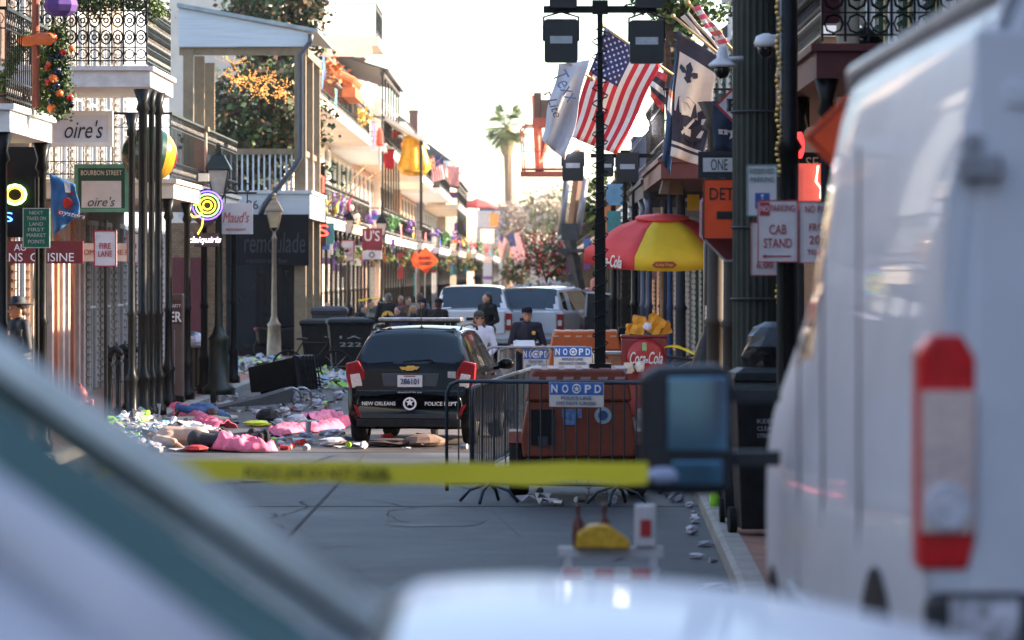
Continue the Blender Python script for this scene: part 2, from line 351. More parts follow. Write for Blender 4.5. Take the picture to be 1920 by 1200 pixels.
def townhouse(label, side, d0, d1, hgt, wall, roofm=slate, xf=None, deck=(3.7,), gx=None, sh=greensh, railm=iron, canopy=None, depth=7, bays=3, trim=white, fascia=None, lace=1, pitch=.2, ground=None, parapet=.5, roof='flat', name='townhouse', cat='building', group=None, posts=True):
    """deck: heights of gallery decks; gx: where the gallery edge stands"""
    xf = xf if xf is not None else (-8.0 if side < 0 else 3.95); gx = gx if gx is not None else (-5.85 if side < 0 else 1.95)
    k = 1 if side < 0 else -1; L = d1-d0; xb = xf-k*depth
    t = thing(name, label, cat, (xf, d0, 0), 0, group)
    m = MB(); m.bb((0, 0, 0), (xb-xf, L, hgt)); m.build('wall', wall, t)
    c = MB(); c.bb((k*.0+k*.003, -.05, hgt-.35), (k*.22, L+.02, hgt-.12)); c.bb((k*.26, -.08, hgt-.117), (-k*depth*.3, L+.05, hgt+.05))
    for i in range(int(L/.5)): c.bb((k*.003, .15+i*.5, hgt-.5), (k*.16, .25+i*.5, hgt-.353))
    c.build('cornice', trim, t)
    if roof == 'gable':
        r = MB(); r.prism([(k*.4, hgt+.05), (-k*depth*.5, hgt+depth*.42), (-k*depth, hgt+.05)], -.15, L+.1); ro = r.build('roof', roofm, t)
        ch = MB(); ch.bb((-k*2, .4, hgt+.3), (-k*2.6, 1.3, hgt+depth*.42+.7)); ch.bb((-k*1.93, .33, hgt+depth*.42+.55), (-k*2.67, 1.37, hgt+depth*.42+.63)); ch.build('chimney', brick, ro)
    else:
        r = MB(); r.bb((-k*.3, .15, hgt+.05), (-k*(depth-.1), L-.1, hgt+.05+parapet)); ro = r.build('roof', roofm, t)
        ch = MB(); ch.bb((-k*1.4, L*.6, hgt+.3), (-k*2.2, L*.6+.8, hgt+1.7)); ch.build('chimney', brick, ro)
    levels = [.14]+list(deck)+[hgt-.1]
    nb = max(1, int(L/2.2)) if bays is None else bays
    for li in range(len(levels)-1):
        z0, z1 = levels[li]+(.05 if li == 0 else .12), min(levels[li+1]-.55, levels[li]+3)
        if z1-z0 < 1: continue
        for i in range(nb): windowset(t, 0, L*(i+.5)/nb, z0, z1, min(.95, L/nb*.42), side, sh if li or ground is None else ground)
    gxl = gx-xf
    for i, z in enumerate(deck):
        f = MB(); f.bb((k*.003, .02, z-.28), (gxl, L-.02, z-.04)); f.bb((k*.003, -.03, z-.037), (gxl+k*.05, L, z+.03)); f.build('gallery_deck', fascia or trim, t)
        r = MB(); e = gxl-k*.05
        railing(r, (e, 0, 0), (e, L, 0), z+.05, z+1.08, pitch, lace); railing(r, (k*.1, .02, 0), (e, .02, 0), z+.05, z+1.08, pitch, lace)
        r.build('railing', railm, t)
    zt = canopy or (deck[-1] if deck else 0)
    if deck and posts:
        npo = max(2, int(L/2.8)+1)
        for i in range(npo):
            p = MB(); yy = .15+(L-.3)*i/(npo-1); fluted_post(p, gxl-k*.1, yy, .14, deck[0]-.28, .06)
            if canopy: p.cyl((gxl-k*.1, yy, deck[0]+.03), (gxl-k*.1, yy, canopy), .035, n=8)
            p.build('post', railm, t, True)
    if canopy:
        p = MB(); p.prism([(k*.003, canopy+.75), (gxl+k*.15, canopy+.05), (gxl+k*.15, canopy-.03), (k*.003, canopy+.67)], -.05, L+.02); p.bb((gxl-k*.18, .0, canopy-.2), (gxl-k*.02, L, canopy-.032)); p.build('canopy', roofm, t)
    return t

stucco0 = M('tan_stucco', (.2,.21,.24), .8, 0, .2, 1.5)
# ---- unseen-side tall corner block that shades the crossing (right, beside the van)
townhouse('tall dark corner block behind the white van on the right', 1, -16, 33.5, 17, brick, xf=5.2, deck=(), bays=6, depth=12, name='corner_building')
townhouse('unseen block added to cut sky light left of the crossing, beside the camera', -1, -16, 36, 15, stucco0, xf=-13, deck=(), bays=8, depth=12, name='corner_building')  # out of view, added to dim the sky light on the crossing
townhouse('unseen block added to cut sky light across the avenue behind the camera, left half', -1, -60, -30, 13, stucco0, xf=-2, deck=(), bays=6, depth=45, name='avenue_blocker')  # unseen, added as a sky blocker; height set for the light near the camera
townhouse('unseen block added to cut sky light across the avenue behind the camera, right half', 1, -60, -32, 11, stucco0, xf=2, deck=(), bays=6, depth=45, name='avenue_blocker')  # second unseen sky blocker, added for the same dimming
# ---------------------------------------------------------------- right row
darkred = M('maroon', (.08,.012,.012), .6, 0, .3, 4)
townhouse('yellow fronted building behind the black crab sculpture on the right', 1, 33.6, 44.5, 7.6, M('ochre_wall', (.5,.34,.08), .8), deck=(4.3,), gx=2.55, sh=greensh, canopy=None, lace=2, pitch=.2, fascia=darkred, bays=4)
townhouse('brown fronted gallery building just beyond the striped flag on the right', 1, 57, 66, 6.0, M('brown_wall', (.14,.09,.06), .8), posts=False, deck=(4.0,), sh=greysh, lace=1, fascia=darkred, bays=4)
townhouse('grey gallery building in the middle of the right side, blue posts in front', 1, 66.1, 76, 8.2, grey, deck=(3.9,), sh=greensh, railm=M('blue_grey_post', (.07,.1,.17), .4, .2), fascia=dgrey, bays=4)
townhouse('brick house beyond the grey gallery building on the right', 1, 76.1, 92, 7.0, brick, deck=(3.7,), sh=greensh, roof='gable', bays=5)
townhouse('cream house on the right behind the raised boom lift arms', 1, 92.1, 112, 5.4, cream, deck=(3.5,), sh=greysh, bays=5)
townhouse('pink stucco house on the right beyond the cream one', 1, 112.1, 140, 5.2, pink, deck=(3.4,), roofm=terracotta, bays=5)
townhouse('low pale house far down the right side', 1, 140.2, 190, 5.0, ivory, deck=(3.4,), bays=6)
townhouse('long painted brick row at the far end of the right side', 1, 190.2, 300, 5.2, lightbrick, deck=(3.6,), bays=9, pitch=.4)
# ---------------------------------------------------------------- left row
stucco = M('cream_stucco', (.6,.5,.4), .8, 0, .2, 1.5)
townhouse('corner building with the neon signs behind the hat wearing officer', -1, 41, 44.6, 9, M('umber_wall', (.12,.07,.05), .8), deck=(4.1,), xf=-8.6, gx=-5.75, lace=1, pitch=.16, fascia=white, bays=1, sh=wood)
t = townhouse('building with the lace iron gallery above the cluster of black posts', -1, 56, 59.6, 9.5, M('red_cream_wall', (.13,.08,.055), .8, 0, .2, 2), deck=(5.35,), xf=-8.0, gx=-5.75, lace=2, pitch=.17, fascia=M('grey_white', (.5,.47,.47), .6), bays=1, sh=M('dusty_shutter', (.1,.085,.08), .7), ground=wood, posts=False)
t = townhouse('long grey shuttered building behind the newspaper box on the left', -1, 59.7, 73, 8.6, M('shutter_wall', (.33,.28,.22), .75, 0, .3, 2), deck=(3.75,), gx=-5.75, lace=1, pitch=.22, fascia=ivory, bays=6, sh=greysh, ground=M('pale_shutter', (.26,.23,.2), .7, 0, .3, 3))
for i in range(7):
    b = MB(); b.bb((0, 1.1+i*.72, .01), (.16, 1.36+i*.72, 3.3)); b.bb((0, 1.05+i*.72, 3.303), (.2, 1.41+i*.72, 3.45)); b.build('pilaster', (M('pilaster_pink', (.6,.45,.42), .7), M('pilaster_orange', (.55,.2,.12), .7))[i % 3 == 1], t)
townhouse('blue grey house with dark louvres beside the tan posted gallery', -1, 73.2, 84, 9.5, M('blue_grey_wall', (.35,.4,.47), .75, 0, .2, 2), deck=(), bays=4, sh=wood, xf=-8.2, ground=wood)
# gabled timber gallery with tan posts
gm = M('white_boards', (.5,.53,.56), .6, 0, .15, 3, .3, stretch=(.3,.3,9))
t = thing('timber_gallery', 'white gable ended timber gallery on tall tan posts at mid left', 'gallery', (-5.68, 91, 0))
b = MB(); b.bb((-.14, -.14, .14), (.14, .14, 7.75)); b.build('post', tan, t)
b = MB(); b.bb((-.14, 2.86, .14), (.14, 3.14, 7.75)); b.build('post', tan, t)
b = MB(); b.bb((-.14, 5.86, .14), (.14, 6.14, 7.75)); b.build('post', tan, t)
for q in (0, 3.0, 6.0):
    b = MB(); b.bb((-2.85, q-.08, 4.2), (-2.6, q+.08, 7.75)); b.build('post', tan, t)
b = MB(); b.bb((-2.95, -.2, 3.62), (.25, 6.3, 4.25)); b.bb((-2.95, -.26, 4.22), (.3, 6.3, 4.3)); b.build('deck', gm, t)
b = MB(); b.prism([(-2.95, 7.8), (.22, 7.8), (.22, 8.12), (-2.95, 8.75)], -.2, -.05); b.build('gable_board', gm, t)
b = MB(); b.prism([(-2.98, 8.76), (.45, 8.13), (.45, 8.22), (-2.98, 8.86)], -.3, 6.4); b.build('roof', M('metal_roof', (.28,.32,.34), .5, .3, .3, 3), t)
b = MB(); b.bb((-2.95, -.03, 7.6), (.2, .1, 7.795)); b.bb((.0, .1, 7.6), (.16, 6.3, 7.795)); b.build('beam', tan, t)
b = MB(); b.bb((-2.6, -.06, 5.18), (-.15, .06, 5.32)); b.bb((-.05, .15, 5.18), (.06, 6.2, 5.32)); b.build('handrail', tan, t)
b = MB()
for i in range(18): b.bb((-2.52+i*.135, -.02, 4.3), (-2.48+i*.135, .02, 5.18))
for i in range(38): b.bb((-.03, .25+i*.15, 4.3), (.01, .29+i*.15, 5.18))
b.build('baluster', M('white_rail', (.5,.55,.62), .5), t)
b = MB(); b.tube([(.28, -.3, 8.1), (.26, -.28, 7.9), (.02, -.22, 7.6), (.02, -.22, 5.1), (-.1, -.22, 4.9), (-.85, -.22, 3.95), (-.95, -.22, 3.7)], .07, 8); b.build('drain_pipe', M('dark_pipe', (.035,.045,.06), .4), t, True)
lettering('96', .22, (-1.15, -.265, 3.95), dgrey, t)
# dark restaurant front below
t = thing('restaurant_front', 'dark brick front with red doors under the timber gallery', 'shopfront', (-8.4, 91.6, 0))
b = MB(); b.bb((-1.5, 5.7, 0), (2.6, 6.3, 3.6)); b.build('wall', brick_mat('tan_brick', (.3,.2,.12), (.2,.13,.08), (.1,.08,.06), 4), t)
b = MB(); b.bb((-1.0, 5.6, .14), (-.2, 5.69, 2.7)); b.build('door', M('dark_red_door', (.12,.02,.03), .5), t)
b = MB(); b.bb((.4, 5.6, .14), (2.3, 5.69, 2.8)); b.build('window', darkglass, t)
board('hanging_sign', 'black banner sign with grey remoulade lettering under the timber gallery', 'sign', (424, 402, 578, 498), 90.5, M('sign_black', (.004,.004,.005), .9), [('remoulade', .55, .4, M('sign_grey', (.05,.05,.055), .8), .74, .1, .09), ('restaurant bar', .9, .1, M('sign_grey', (.12,.12,.13), .6), .5)], rz=.12)
# tall cream building
tc = M('bright_stucco', (.62,.55,.48), .8, 0, .15, 1.2)
t = townhouse('tall cream building with small upper balcony on the left', -1, 108, 147, 15.5, tc, xf=-8.0, deck=(4.0, 7.6), gx=-6.4, bays=7, sh=greysh, lace=1, pitch=.3, fascia=tc)
b = MB(); b.bb((0, 33, 10.9), (2.15, 39, 11.25)); b.bb((0, 33, 10.5), (1.9, 33.2, 10.9)); b.build('balcony', tc, t)
b = MB(); railing(b, (2.05, 33.1, 0), (2.05, 39, 0), 11.25, 12.5, .25, 1, .02); railing(b, (.1, 33.1, 0), (2.05, 33.1, 0), 11.25, 12.5, .25, 1, .02); b.build('balcony_rail', iron, t)
b = MB(); b.prism([(0, 9.6), (1.9, 8.7), (1.9, 8.6), (0, 8.6)], 18, 23); 
b.build('eave', terracotta, t); b = MB()
for i in range(9): b.cyl((.05, 17.95+i*.6, 9.68), (1.95, 17.95+i*.6, 8.78), .14, n=8)
b.bb((.003, 17.9, 8.25), (2.0, 23.2, 8.58)); b.build('eave_trim', terracotta, t)
rows = [
 ('ochre house with a sloping porch roof beyond the tall cream building', 147.2, 165, 10.6, cream, (3.8, 7.4), 'flat', slate, 10.3),
 ('rose stucco house with chimneys along the left row', 165.2, 187, 11.6, pink, (3.8, 7.5), 'gable', slate, None),
 ('pale narrow house with dark roof in the far left row', 187.2, 205, 11.0, ivory, (3.8, 7.2), 'flat', slate, None),
 ('terracotta house roofed in slate in the far left row', 205.2, 232, 10.6, M('orange_wall', (.5,.28,.17), .8), (3.7, 7.0), 'gable', slate, None),
 ('grey house with a low metal roof in the far left row', 232.2, 262, 9.2, grey, (3.7, 6.6), 'flat', slate, 8.0),
 ('brick house near the far end of the left side', 262.2, 300, 10.2, lightbrick, (3.7,), 'gable', slate, None),
 ('furthest pale house on the left before the palm', 300.2, 350, 8.6, cream, (3.7,), 'flat', slate, None)]
for i, (lb, a, c_, h_, wm, dk, rf, rm, cn) in enumerate(rows):
    townhouse(lb, -1, a, c_, h_, wm, deck=dk, xf=-8+bend((a+c_)/2), gx=-5.85+bend((a+c_)/2), roof=rf, roofm=rm, canopy=cn, bays=5, pitch=.35, sh=(greensh, greysh, wood)[i % 3], fascia=(white, cream, ivory)[i % 3])
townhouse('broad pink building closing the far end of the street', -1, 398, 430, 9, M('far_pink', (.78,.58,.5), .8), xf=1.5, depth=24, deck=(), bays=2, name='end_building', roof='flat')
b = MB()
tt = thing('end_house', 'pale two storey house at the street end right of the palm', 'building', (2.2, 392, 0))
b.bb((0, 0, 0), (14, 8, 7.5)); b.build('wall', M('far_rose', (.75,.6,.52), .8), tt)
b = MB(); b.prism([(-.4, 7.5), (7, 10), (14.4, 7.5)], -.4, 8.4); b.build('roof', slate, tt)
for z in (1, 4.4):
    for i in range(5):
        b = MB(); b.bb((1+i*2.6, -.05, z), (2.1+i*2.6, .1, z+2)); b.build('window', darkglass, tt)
# ---------------------------------------------------------------- people
def person(label, loc, face=0, h=1.75, top=navy, bottom=blackc, sk=skin, hair=hairb, style='short', hat=None, elbows=((-.27,.02,1.14),(.27,.02,1.14)), wrists=((-.25,-.12,.92),(.25,-.12,.92)),
           legs=(((-.1,-.02,.5),(-.11,.03,.08)),((.1,-.02,.5),(.11,.03,.08))), lean=0, head=(0,-.02,1.62), vox=.014, sleeve=1.0, group=None, shoe=blackc, bend=None, turn=0):
    """stands on loc, the face looks along local -y; bend = chest shift in y for a stooping figure"""
    t = thing('person', label, 'person', loc, face, group); t.scale = (h/1.75,)*3
    cy = bend or 0; cz = 1.36-abs(cy)*.35; hd = Vector(head)+Vector((0, cy*1.25, -abs(cy)*.5))
    hl, hr = (-.09, 0, .93), (.09, 0, .93); sl_, sr = Vector((-.185, cy, cz+.07)), Vector((.185, cy, cz+.07))
    rot = Matrix.Rotation(turn, 3, 'Z')
    def hp(x, y, z): return hd+rot @ Vector((x, y, z))
    body = [('c', hl, hr, .11, .11), ('c', (0, 0, .95), (0, cy*.6, 1.12), .125, .115), ('c', (0, cy*.6, 1.12), (0, cy, cz), .12, .13), ('c', sl_, sr, .06, .06), ('c', (0, cy, cz+.08), tuple(hd+Vector((0, .02, -.08))), .058, .052),
            ('e', tuple(hd), (.076, .095, .115)), ('e', tuple(hp(0, -.04, -.06)), (.05, .055, .055)), ('c', tuple(hp(0, -.09, .01)), tuple(hp(0, -.112, -.025)), .01, .017), ('e', tuple(hp(-.078, .0, -.01)), (.012, .02, .032)), ('e', tuple(hp(.078, .0, -.01)), (.012, .02, .032)),
            ('e', tuple(hp(0, -.095, -.068)), (.024, .012, .008)), ('e', tuple(hp(0, -.088, .028)), (.045, .015, .01))]
    topc = [('c', (0, 0, .93), (0, cy*.6, 1.14), .155, .142), ('c', (-.05, 0, .93), (.05, 0, .93), .135, .135), ('c', (0, cy*.6, 1.14), (0, cy, cz), .145, .155), ('c', sl_, sr, .078, .078), ('c', (-.08, cy, cz-.05), (.08, cy, cz-.05), .125, .125), ('c', (0, cy, cz+.06), (0, cy, cz+.13), .085, .068)]
    botc = [('c', hl, hr, .128, .128)]
    for s_, e_, w_ in ((sl_, elbows[0], wrists[0]), (sr, elbows[1], wrists[1])):
        s_, e_, w_ = Vector(s_), Vector(e_), Vector(w_); fd = (w_-e_).normalized(); sd_ = fd.cross(Vector((0, 0, 1)))
        sd_ = sd_.normalized() if sd_.length > .1 else Vector((1, 0, 0)); up = sd_.cross(fd)
        body += [('c', s_, e_, .05, .04), ('c', e_, w_, .04, .027), ('c', w_, w_+fd*.08, .03, .034)]
        for q, ln in ((-.027, .065), (-.009, .078), (.009, .08), (.027, .068)):
            a = w_+fd*.085+up*q; m_ = a+fd*ln*.5; body += [('c', a, m_, .0095, .009), ('c', m_, m_+fd*ln*.3-sd_*.02*(1 if e_.x < 0 else -1), .009, .008)]
        a = w_+fd*.03+up*.028; body += [('c', a, a+fd*.05+up*.03, .011, .009)]
        topc += [('c', s_, e_, .07, .056), ('c', e_, e_+(w_-e_)*(.95 if sleeve > .9 else .05), .056, .043)]
        if sleeve < .9: pass
    for hh, (kn, an) in ((hl, legs[0]), (hr, legs[1])):
        kn, an = Vector(kn), Vector(an)
        body += [('c', hh, kn, .085, .055), ('c', kn, an, .055, .04)]
        botc += [('c', hh, kn, .108, .075), ('c', kn, an, .075, .06)]
    body_o = capsules_mesh('body', body, sk, t, min(vox, .009))
    tp = capsules_mesh('jacket' if sleeve > .9 else 'shirt', topc, top, t, vox); capsules_mesh('trousers', botc, bottom, t, vox)
    for kn, an in legs:
        an = Vector(an); fdir = -1
        capsules_mesh('shoe', [('c', an+Vector((0, .03, -.035)), an+Vector((0, -.13, -.045)), .045, .036)], shoe, t, vox)
    e = MB()
    for q in (-.03, .03): e.ball(tuple(hp(q, -.087, .008)), (.013, .007, .007), 8, 5)
    e.build('eyes', hairk, t)
    hc = [('e', tuple(hp(0, .02, .035)), (.084, .095, .1)), ('e', tuple(hp(0, .05, -.02)), (.075, .06, .07))]
    if style == 'long':
        hc += [('c', tuple(hp(-.065, .02, .02)), tuple(hp(-.1, -.04, -.26)), .035, .03), ('c', tuple(hp(.065, .02, .02)), tuple(hp(.1, -.04, -.26)), .035, .03), ('c', tuple(hp(0, .06, 0)), tuple(hp(0, .1, -.24)), .07, .06)]
    if style == 'tail': hc += [('c', tuple(hp(0, .1, .02)), tuple(hp(0, .13, -.2)), .03, .02)]
    if style == 'beard': hc += [('e', tuple(hp(0, -.045, -.085)), (.055, .055, .045))]
    if style != 'bald': capsules_mesh('hair', [c for c in hc], hair, t, .011)
    if hat:
        kind, hm = hat; b = MB()
        if kind == 'cap':
            b.rings([[tuple(hp(math.cos(a*math.pi/8)*r_, .01+math.sin(a*math.pi/8)*r_*1.15, z_)) for a in range(16)] for r_, z_ in ((.092, .045), (.092, .08), (.08, .115), (.05, .138), (.01, .146))])
            b.rings([[tuple(hp(math.cos(R(a))*.075, -.08-abs(math.sin(R(a)))*q, z_)) for a in range(180, 361, 20)] for q, z_ in ((0, .055), (.06, .05), (.085, .038), (.06, .042), (0, .046))], close=False)
        else:
            b.rings([[tuple(hp(math.cos(a*math.pi/10)*r_, .01+math.sin(a*math.pi/10)*r_*1.12, z_)) for a in range(20)] for r_, z_ in ((.085, .05), (.19, .062), (.195, .068), (.19, .074), (.088, .07), (.085, .1), (.075, .15), (.05, .165), (.01, .15))])
        b.build('hat', hm, t, True)
    return t, hd, hp
stand = lambda px, d, z=0: (X(px, d), d, z)
whatcam = M('felt_hat', (.014,.022,.036), .7, 0, .2, 10)
# state trooper on the near left pavement
t, hd, hp = person('man in a flat brimmed blue felt hat and dark uniform on the left pavement', stand(36, 46.5, .132), face=R(-62), h=1.82, top=M('trooper_blue', (.006,.008,.014), .7, 0, .3, 12), bottom=navy, sk=skin, hair=hairb, hat=('brim', whatcam), elbows=((-.3,0,1.16),(.3,0,1.16)), wrists=((-.16,-.24,1.06),(.16,-.26,1.08)), sleeve=1)
b = MB(); b.box((.245, -.03, 1.34), (.02, .07, .08)); b.box((-.245, -.03, 1.34), (.02, .07, .08)); b.build('shoulder_patch', M('patch', (.25,.3,.2), .6), t)
b = MB(); b.ball((.08, -.16, 1.34), (.03, .012, .035), 6, 4); b.build('badge', gold, t)
b = MB(); b.lathe([(.15, .98), (.165, 1.0), (.165, 1.04), (.15, 1.06)], n=16); b.box((0, -.17, 1.02), (.06, .02, .05)); b.build('belt', blackp, t, True)
# by the second barricade
t, hd, hp = person('woman with long auburn hair in a white sweatshirt and dark cap beside the hatchback', stand(898, 60), face=R(8), h=1.66, top=whitec, bottom=M('pale_trousers', (.4,.38,.36), .8), hair=M('auburn', (.14,.035,.02), .5, 0, .4, 30), style='long', hat=('cap', M('camo', (.06,.055,.045), .8, 0, .8, 40)), elbows=((-.27,-.02,1.12),(.27,-.02,1.12)), wrists=((-.1,-.25,1.02),(.12,-.25,1.0)))
b = MB(); b.box((-.01, -.29, 1.03), (.08, .015, .14), rx=.5); b.build('phone', blackp, t)
b = MB(); b.box((0, -.095, 1.632), (.13, .012, .03)); b.build('sunglasses', blackp, t)
t, hd, hp = person('male officer in a navy polo and cap reading white papers behind the barricade', stand(988, 61), face=R(5), h=1.72, top=M('polo', (.014,.014,.03), .8, 0, .3, 12), bottom=navy, sk=skin, hair=hairb, hat=('cap', navy), elbows=((-.28,-.03,1.12),(.28,-.03,1.12)), wrists=((-.16,-.22,1.05),(.12,-.24,.99)), sleeve=.3)
b = MB(); b.box((-.08, -.33, 1.13), (.34, .01, .2), rx=-.95); b.box((-.06, -.335, 1.145), (.33, .004, .2), rx=-.95, rz=.06); b.build('papers', M('paper', (.8,.8,.82), .7, 0, .05), t)
b = MB(); b.ball((.1, -.165, 1.32), (.035, .012, .04), 8, 5); b.build('badge', gold, t)
b = MB(); b.lathe([(.15, .97), (.17, .99), (.17, 1.04), (.15, 1.06)], n=16); b.box((.17, -.05, .98), (.06, .1, .12)); b.build('belt', blackp, t, True)
person('woman with tied brown hair and black jacket standing behind the white pickup', stand(914, 86), face=R(-40), h=1.84, top=blackc, bottom=M('khaki', (.18,.15,.1), .8), hair=hairb, style='tail', turn=-.3, vox=.02, wrists=((-.15,-.22,1.02),(.2,-.22,1.02)))
# group by the bag heap
def crowd(label, px, top_py, d, **k):
    z = Z(top_py, d); return person(label, stand(px, d), h=z, vox=.02, **k)
t, hd, hp = crowd('man seen from behind in a black jacket with a round gold star emblem', 728, 549, 88, face=R(178), top=blackc, bottom=blackc, hair=M('grey_hair', (.12,.1,.09), .6, 0, .3, 30), wrists=((-.24,-.14,1.0),(.24,-.14,1.0)))
b = MB(); b.lathe([(.002, 0), (.145, 0), (.145, .012), (.002, .012)], n=20); o = b.build('back_emblem', gold, t); o.location = (0, .168, 1.2); o.rotation_euler = (R(-90), 0, 0)
b = MB(); b.prism([(math.cos(R(90+k*36))*(.115 if k % 2 == 0 else .05), 1.2+math.sin(R(90+k*36))*(.115 if k % 2 == 0 else .05)) for k in range(10)], .178, .188); b.build('star', blackc, t)
crowd('man in a blue jacket facing the camera, left of the hatchback roof', 746, 574, 84, face=R(-30), top=M('blue_jacket', (.02,.03,.09), .8), bottom=navy, sk=skin, hair=hairb)
crowd('man in a grey shirt standing next to the dark cap wearer', 787, 549, 92, face=R(160), top=greyc, bottom=denim, sk=skin2, hair=hairb)
t, hd, hp = crowd('officer in a black jacket and navy cap with yellow lettering, left of the pickup', 800, 556, 86, face=R(-60), top=blackc, bottom=blackc, hat=('cap', navy), bend=-.08)
lettering('FBI', .09, (0, -.24, 1.2), yellow, t)
crowd('dark haired person in a black coat bending over the bin bags', 668, 565, 90, face=R(80), top=blackc, bottom=blackc, hair=hairk, bend=-.12)
crowd('fair haired man half hidden behind the black wheeled bins', 614, 567, 92, face=R(20), top=M('olive', (.07,.07,.05), .8), bottom=blackc, hair=hairy, sk=skin)
crowd('man in a brown jacket at the back of the group by the bag heap', 765, 556, 98, face=R(30), top=M('brown_jacket', (.09,.05,.035), .8), bottom=denim, hair=hairk, sk=skin2)
crowd('bald man in a dark red jumper far back in the group', 752, 553, 102, face=R(-20), top=M('claret', (.13,.02,.03), .8), bottom=blackc, style='bald', sk=skin2)

crowd('man in a dark green jacket at the left edge of the group', 694, 560, 95, face=R(60), top=M('dark_green', (.02,.035,.025), .8), bottom=blackc, hair=hairk)
crowd('woman with tied fair hair in a navy coat among the group by the bag heap', 775, 572, 88, face=R(100), top=navy, bottom=blackc, hair=hairy, style='tail')
crowd('man in a black cap and jacket standing between the hatchback and the pickup', 822, 560, 84, face=R(150), top=blackc, bottom=navy, hat=('cap', blackc), sk=skin2)
from mathutils import noise
def cloth(name, label, pts, w_, mat, z=.02, amp=.06, group=None, cat='blanket', nu=70, nv=20, over=0):
    """crumpled fabric lying along a path on the road"""
    rs = []; P = catmull([tuple(p) for p in pts], max(2, nu//max(1, len(pts)-1)))
    sd0 = random.random()*90; b = MB()
    for i, p in enumerate(P):
        a = Vector(P[min(i+1, len(P)-1)])-Vector(P[max(i-1, 0)]); nrm = Vector((-a.y, a.x, 0)).normalized(); r = []
        u = i/(len(P)-1); nz_ = lambda q, k: noise.noise(Vector((q.x*k+sd0, q.y*k, sd0*.3)))
        for j in range(nv):
            v = j/(nv-1)-.5; q = Vector((p[0], p[1], 0))+nrm*v*w_*(.8+.5*noise.noise(Vector((u*5+sd0, v*.5, 3)))); q.x += nz_(q, 5)*w_*.12; q.y += nz_(q, 4)*w_*.25
            ridge = 1-abs(nz_(q, 5.5))*2.6; fine = 1-abs(nz_(q, 13))*2.4; env = max(0, 1-abs(v*2)**4)
            r.append((q.x, q.y, z*.6+p[2]*(max(0, 1-abs(v*1.9)**2) if not over else 1-abs(v)**2*over)+amp*env*(max(0, ridge)*1.1+max(0, fine)*.45)))
        rs.append(r)
    b.rings(rs, cap=False, close=False); o = b.build(name, mat, None, True)
    s_ = o.modifiers.new('s', 'SOLIDIFY'); s_.thickness = .006
    return tag(o, label, cat, group)
G = lambda px, py: (X(px, 15750/(py-515)), 15750/(py-515))
def lying(label, head_px, feet_px, top, bottom, hair, bare=False, lift=.16, hat=None):
    hx, hy = G(*head_px); fx, fy = G(*feet_px); L = math.hypot(fx-hx, fy-hy)
    t, hd, hp = person(label, (fx, fy, lift), h=max(1.5, min(1.78, L)), top=top, bottom=bottom, hair=hair, sk=skin2, wrists=((-.36,-.05,.98),(.34,-.1,1.0)), elbows=((-.38,.02,1.18),(.33,.0,1.16)), vox=.016, sleeve=.3, turn=.6)
    ang = math.atan2(hy-fy, hx-fx)
    t.rotation_euler = (R(90), R(8), ang+R(90)); t.rotation_mode = 'XYZ'
    return t
lying('person in a beige top lying still at the left kerb, legs under a pink blanket', (262, 843), (500, 846), beigec, M('dark_shorts', (.03,.03,.04), .8), hairk)
cloth('blanket', 'bright pink blanket covering the legs of the person at the left kerb', [(*G(385, 838), .13), (*G(430, 846), .15), (*G(470, 848), .11), (*G(512, 847), .03)], .46, pinkc, amp=.07)
lying('person in denim lying on the road edge behind the blanket covered one', (432, 800), (345, 788), denim, denim, hairb)
cloth('blanket', 'rumpled rose pink blanket trailing from the left kerb past the denim clothed person', [(*G(305, 770), .12), (*G(350, 787), .14), (*G(390, 803), .1), (*G(425, 806), .05)], .5, M('rose_cloth', (.6,.1,.17), .8, 0, .3, 9, .6), amp=.06)
cloth('blanket', 'long twisted pink blanket on the road to the left of the hatchback', [(*G(497, 822), .02), (*G(540, 812), .06), (*G(590, 811), .05), (*G(640, 800), .08)], .5, M('twisted_pink', (.62,.12,.2), .8, 0, .3, 9, .6), amp=.06)
cloth('blanket', 'small pale pink cloth crumpled behind the long twisted one', [(*G(575, 795), .05), (*G(605, 791), .07), (*G(635, 790), .05)], .4, M('pale_pink', (.75,.22,.33), .8, 0, .3, 9, .6), amp=.08)
cloth('sheet', 'creased white sheet on the road behind the person at the left kerb', [(*G(300, 815), .05), (*G(350, 816), .1), (*G(400, 822), .04)], .6, M('sheet_white', (.6,.57,.55), .8, 0, .15, 9, .6), amp=.07, cat='sheet')
cloth('cloth', 'upright pale cloth slumped at the foot of the black posts', [(*G(308, 772), .35), (*G(318, 774), .2), (*G(330, 780), .05)], .3, M('flesh_cloth', (.6,.42,.35), .8, 0, .15, 9, .6), amp=.05, cat='cloth')
# ---------------------------------------------------------------- police hatchback
carb = M('car_black', (.003,.0035,.005), .2, 0, .15, 3, 0, coat=.12); carb.node_tree.nodes['Principled BSDF'].inputs['Specular IOR Level'].default_value = .1; lampred = M('lamp_red', (.24,.002,.005), .2, 0, .3, 30, .2, coat=.2); lampclear = M('lamp_clear', (.7,.62,.58), .15, .2, .3, 40, .4, coat=1); cw = M('decal_white', (.75,.75,.76), .6, 0, .05)
t = thing('police_car', 'black police hatchback seen from behind with roof light bar and white lettering', 'car', (-1.63, 49.1, 0), R(-7.5)); t.scale = (1.06, 1, 1)
def cls(y, x, z, f):
    if .1 < y < .47 and z > 1.09 and abs(x) < .63 and f > 4.2: return 'rear_window'
    if .5 < y < 2.3 and 4.05 < f < 5.0 and z > .98:
        return 'body' if abs(y-1.3) < .06 or abs(y-.78) < .05 else 'side_window'
    if 2.25 < y < 2.85 and z > 1.0 and abs(x) < .62 and f > 4.2: return 'windscreen'
    return 'body'
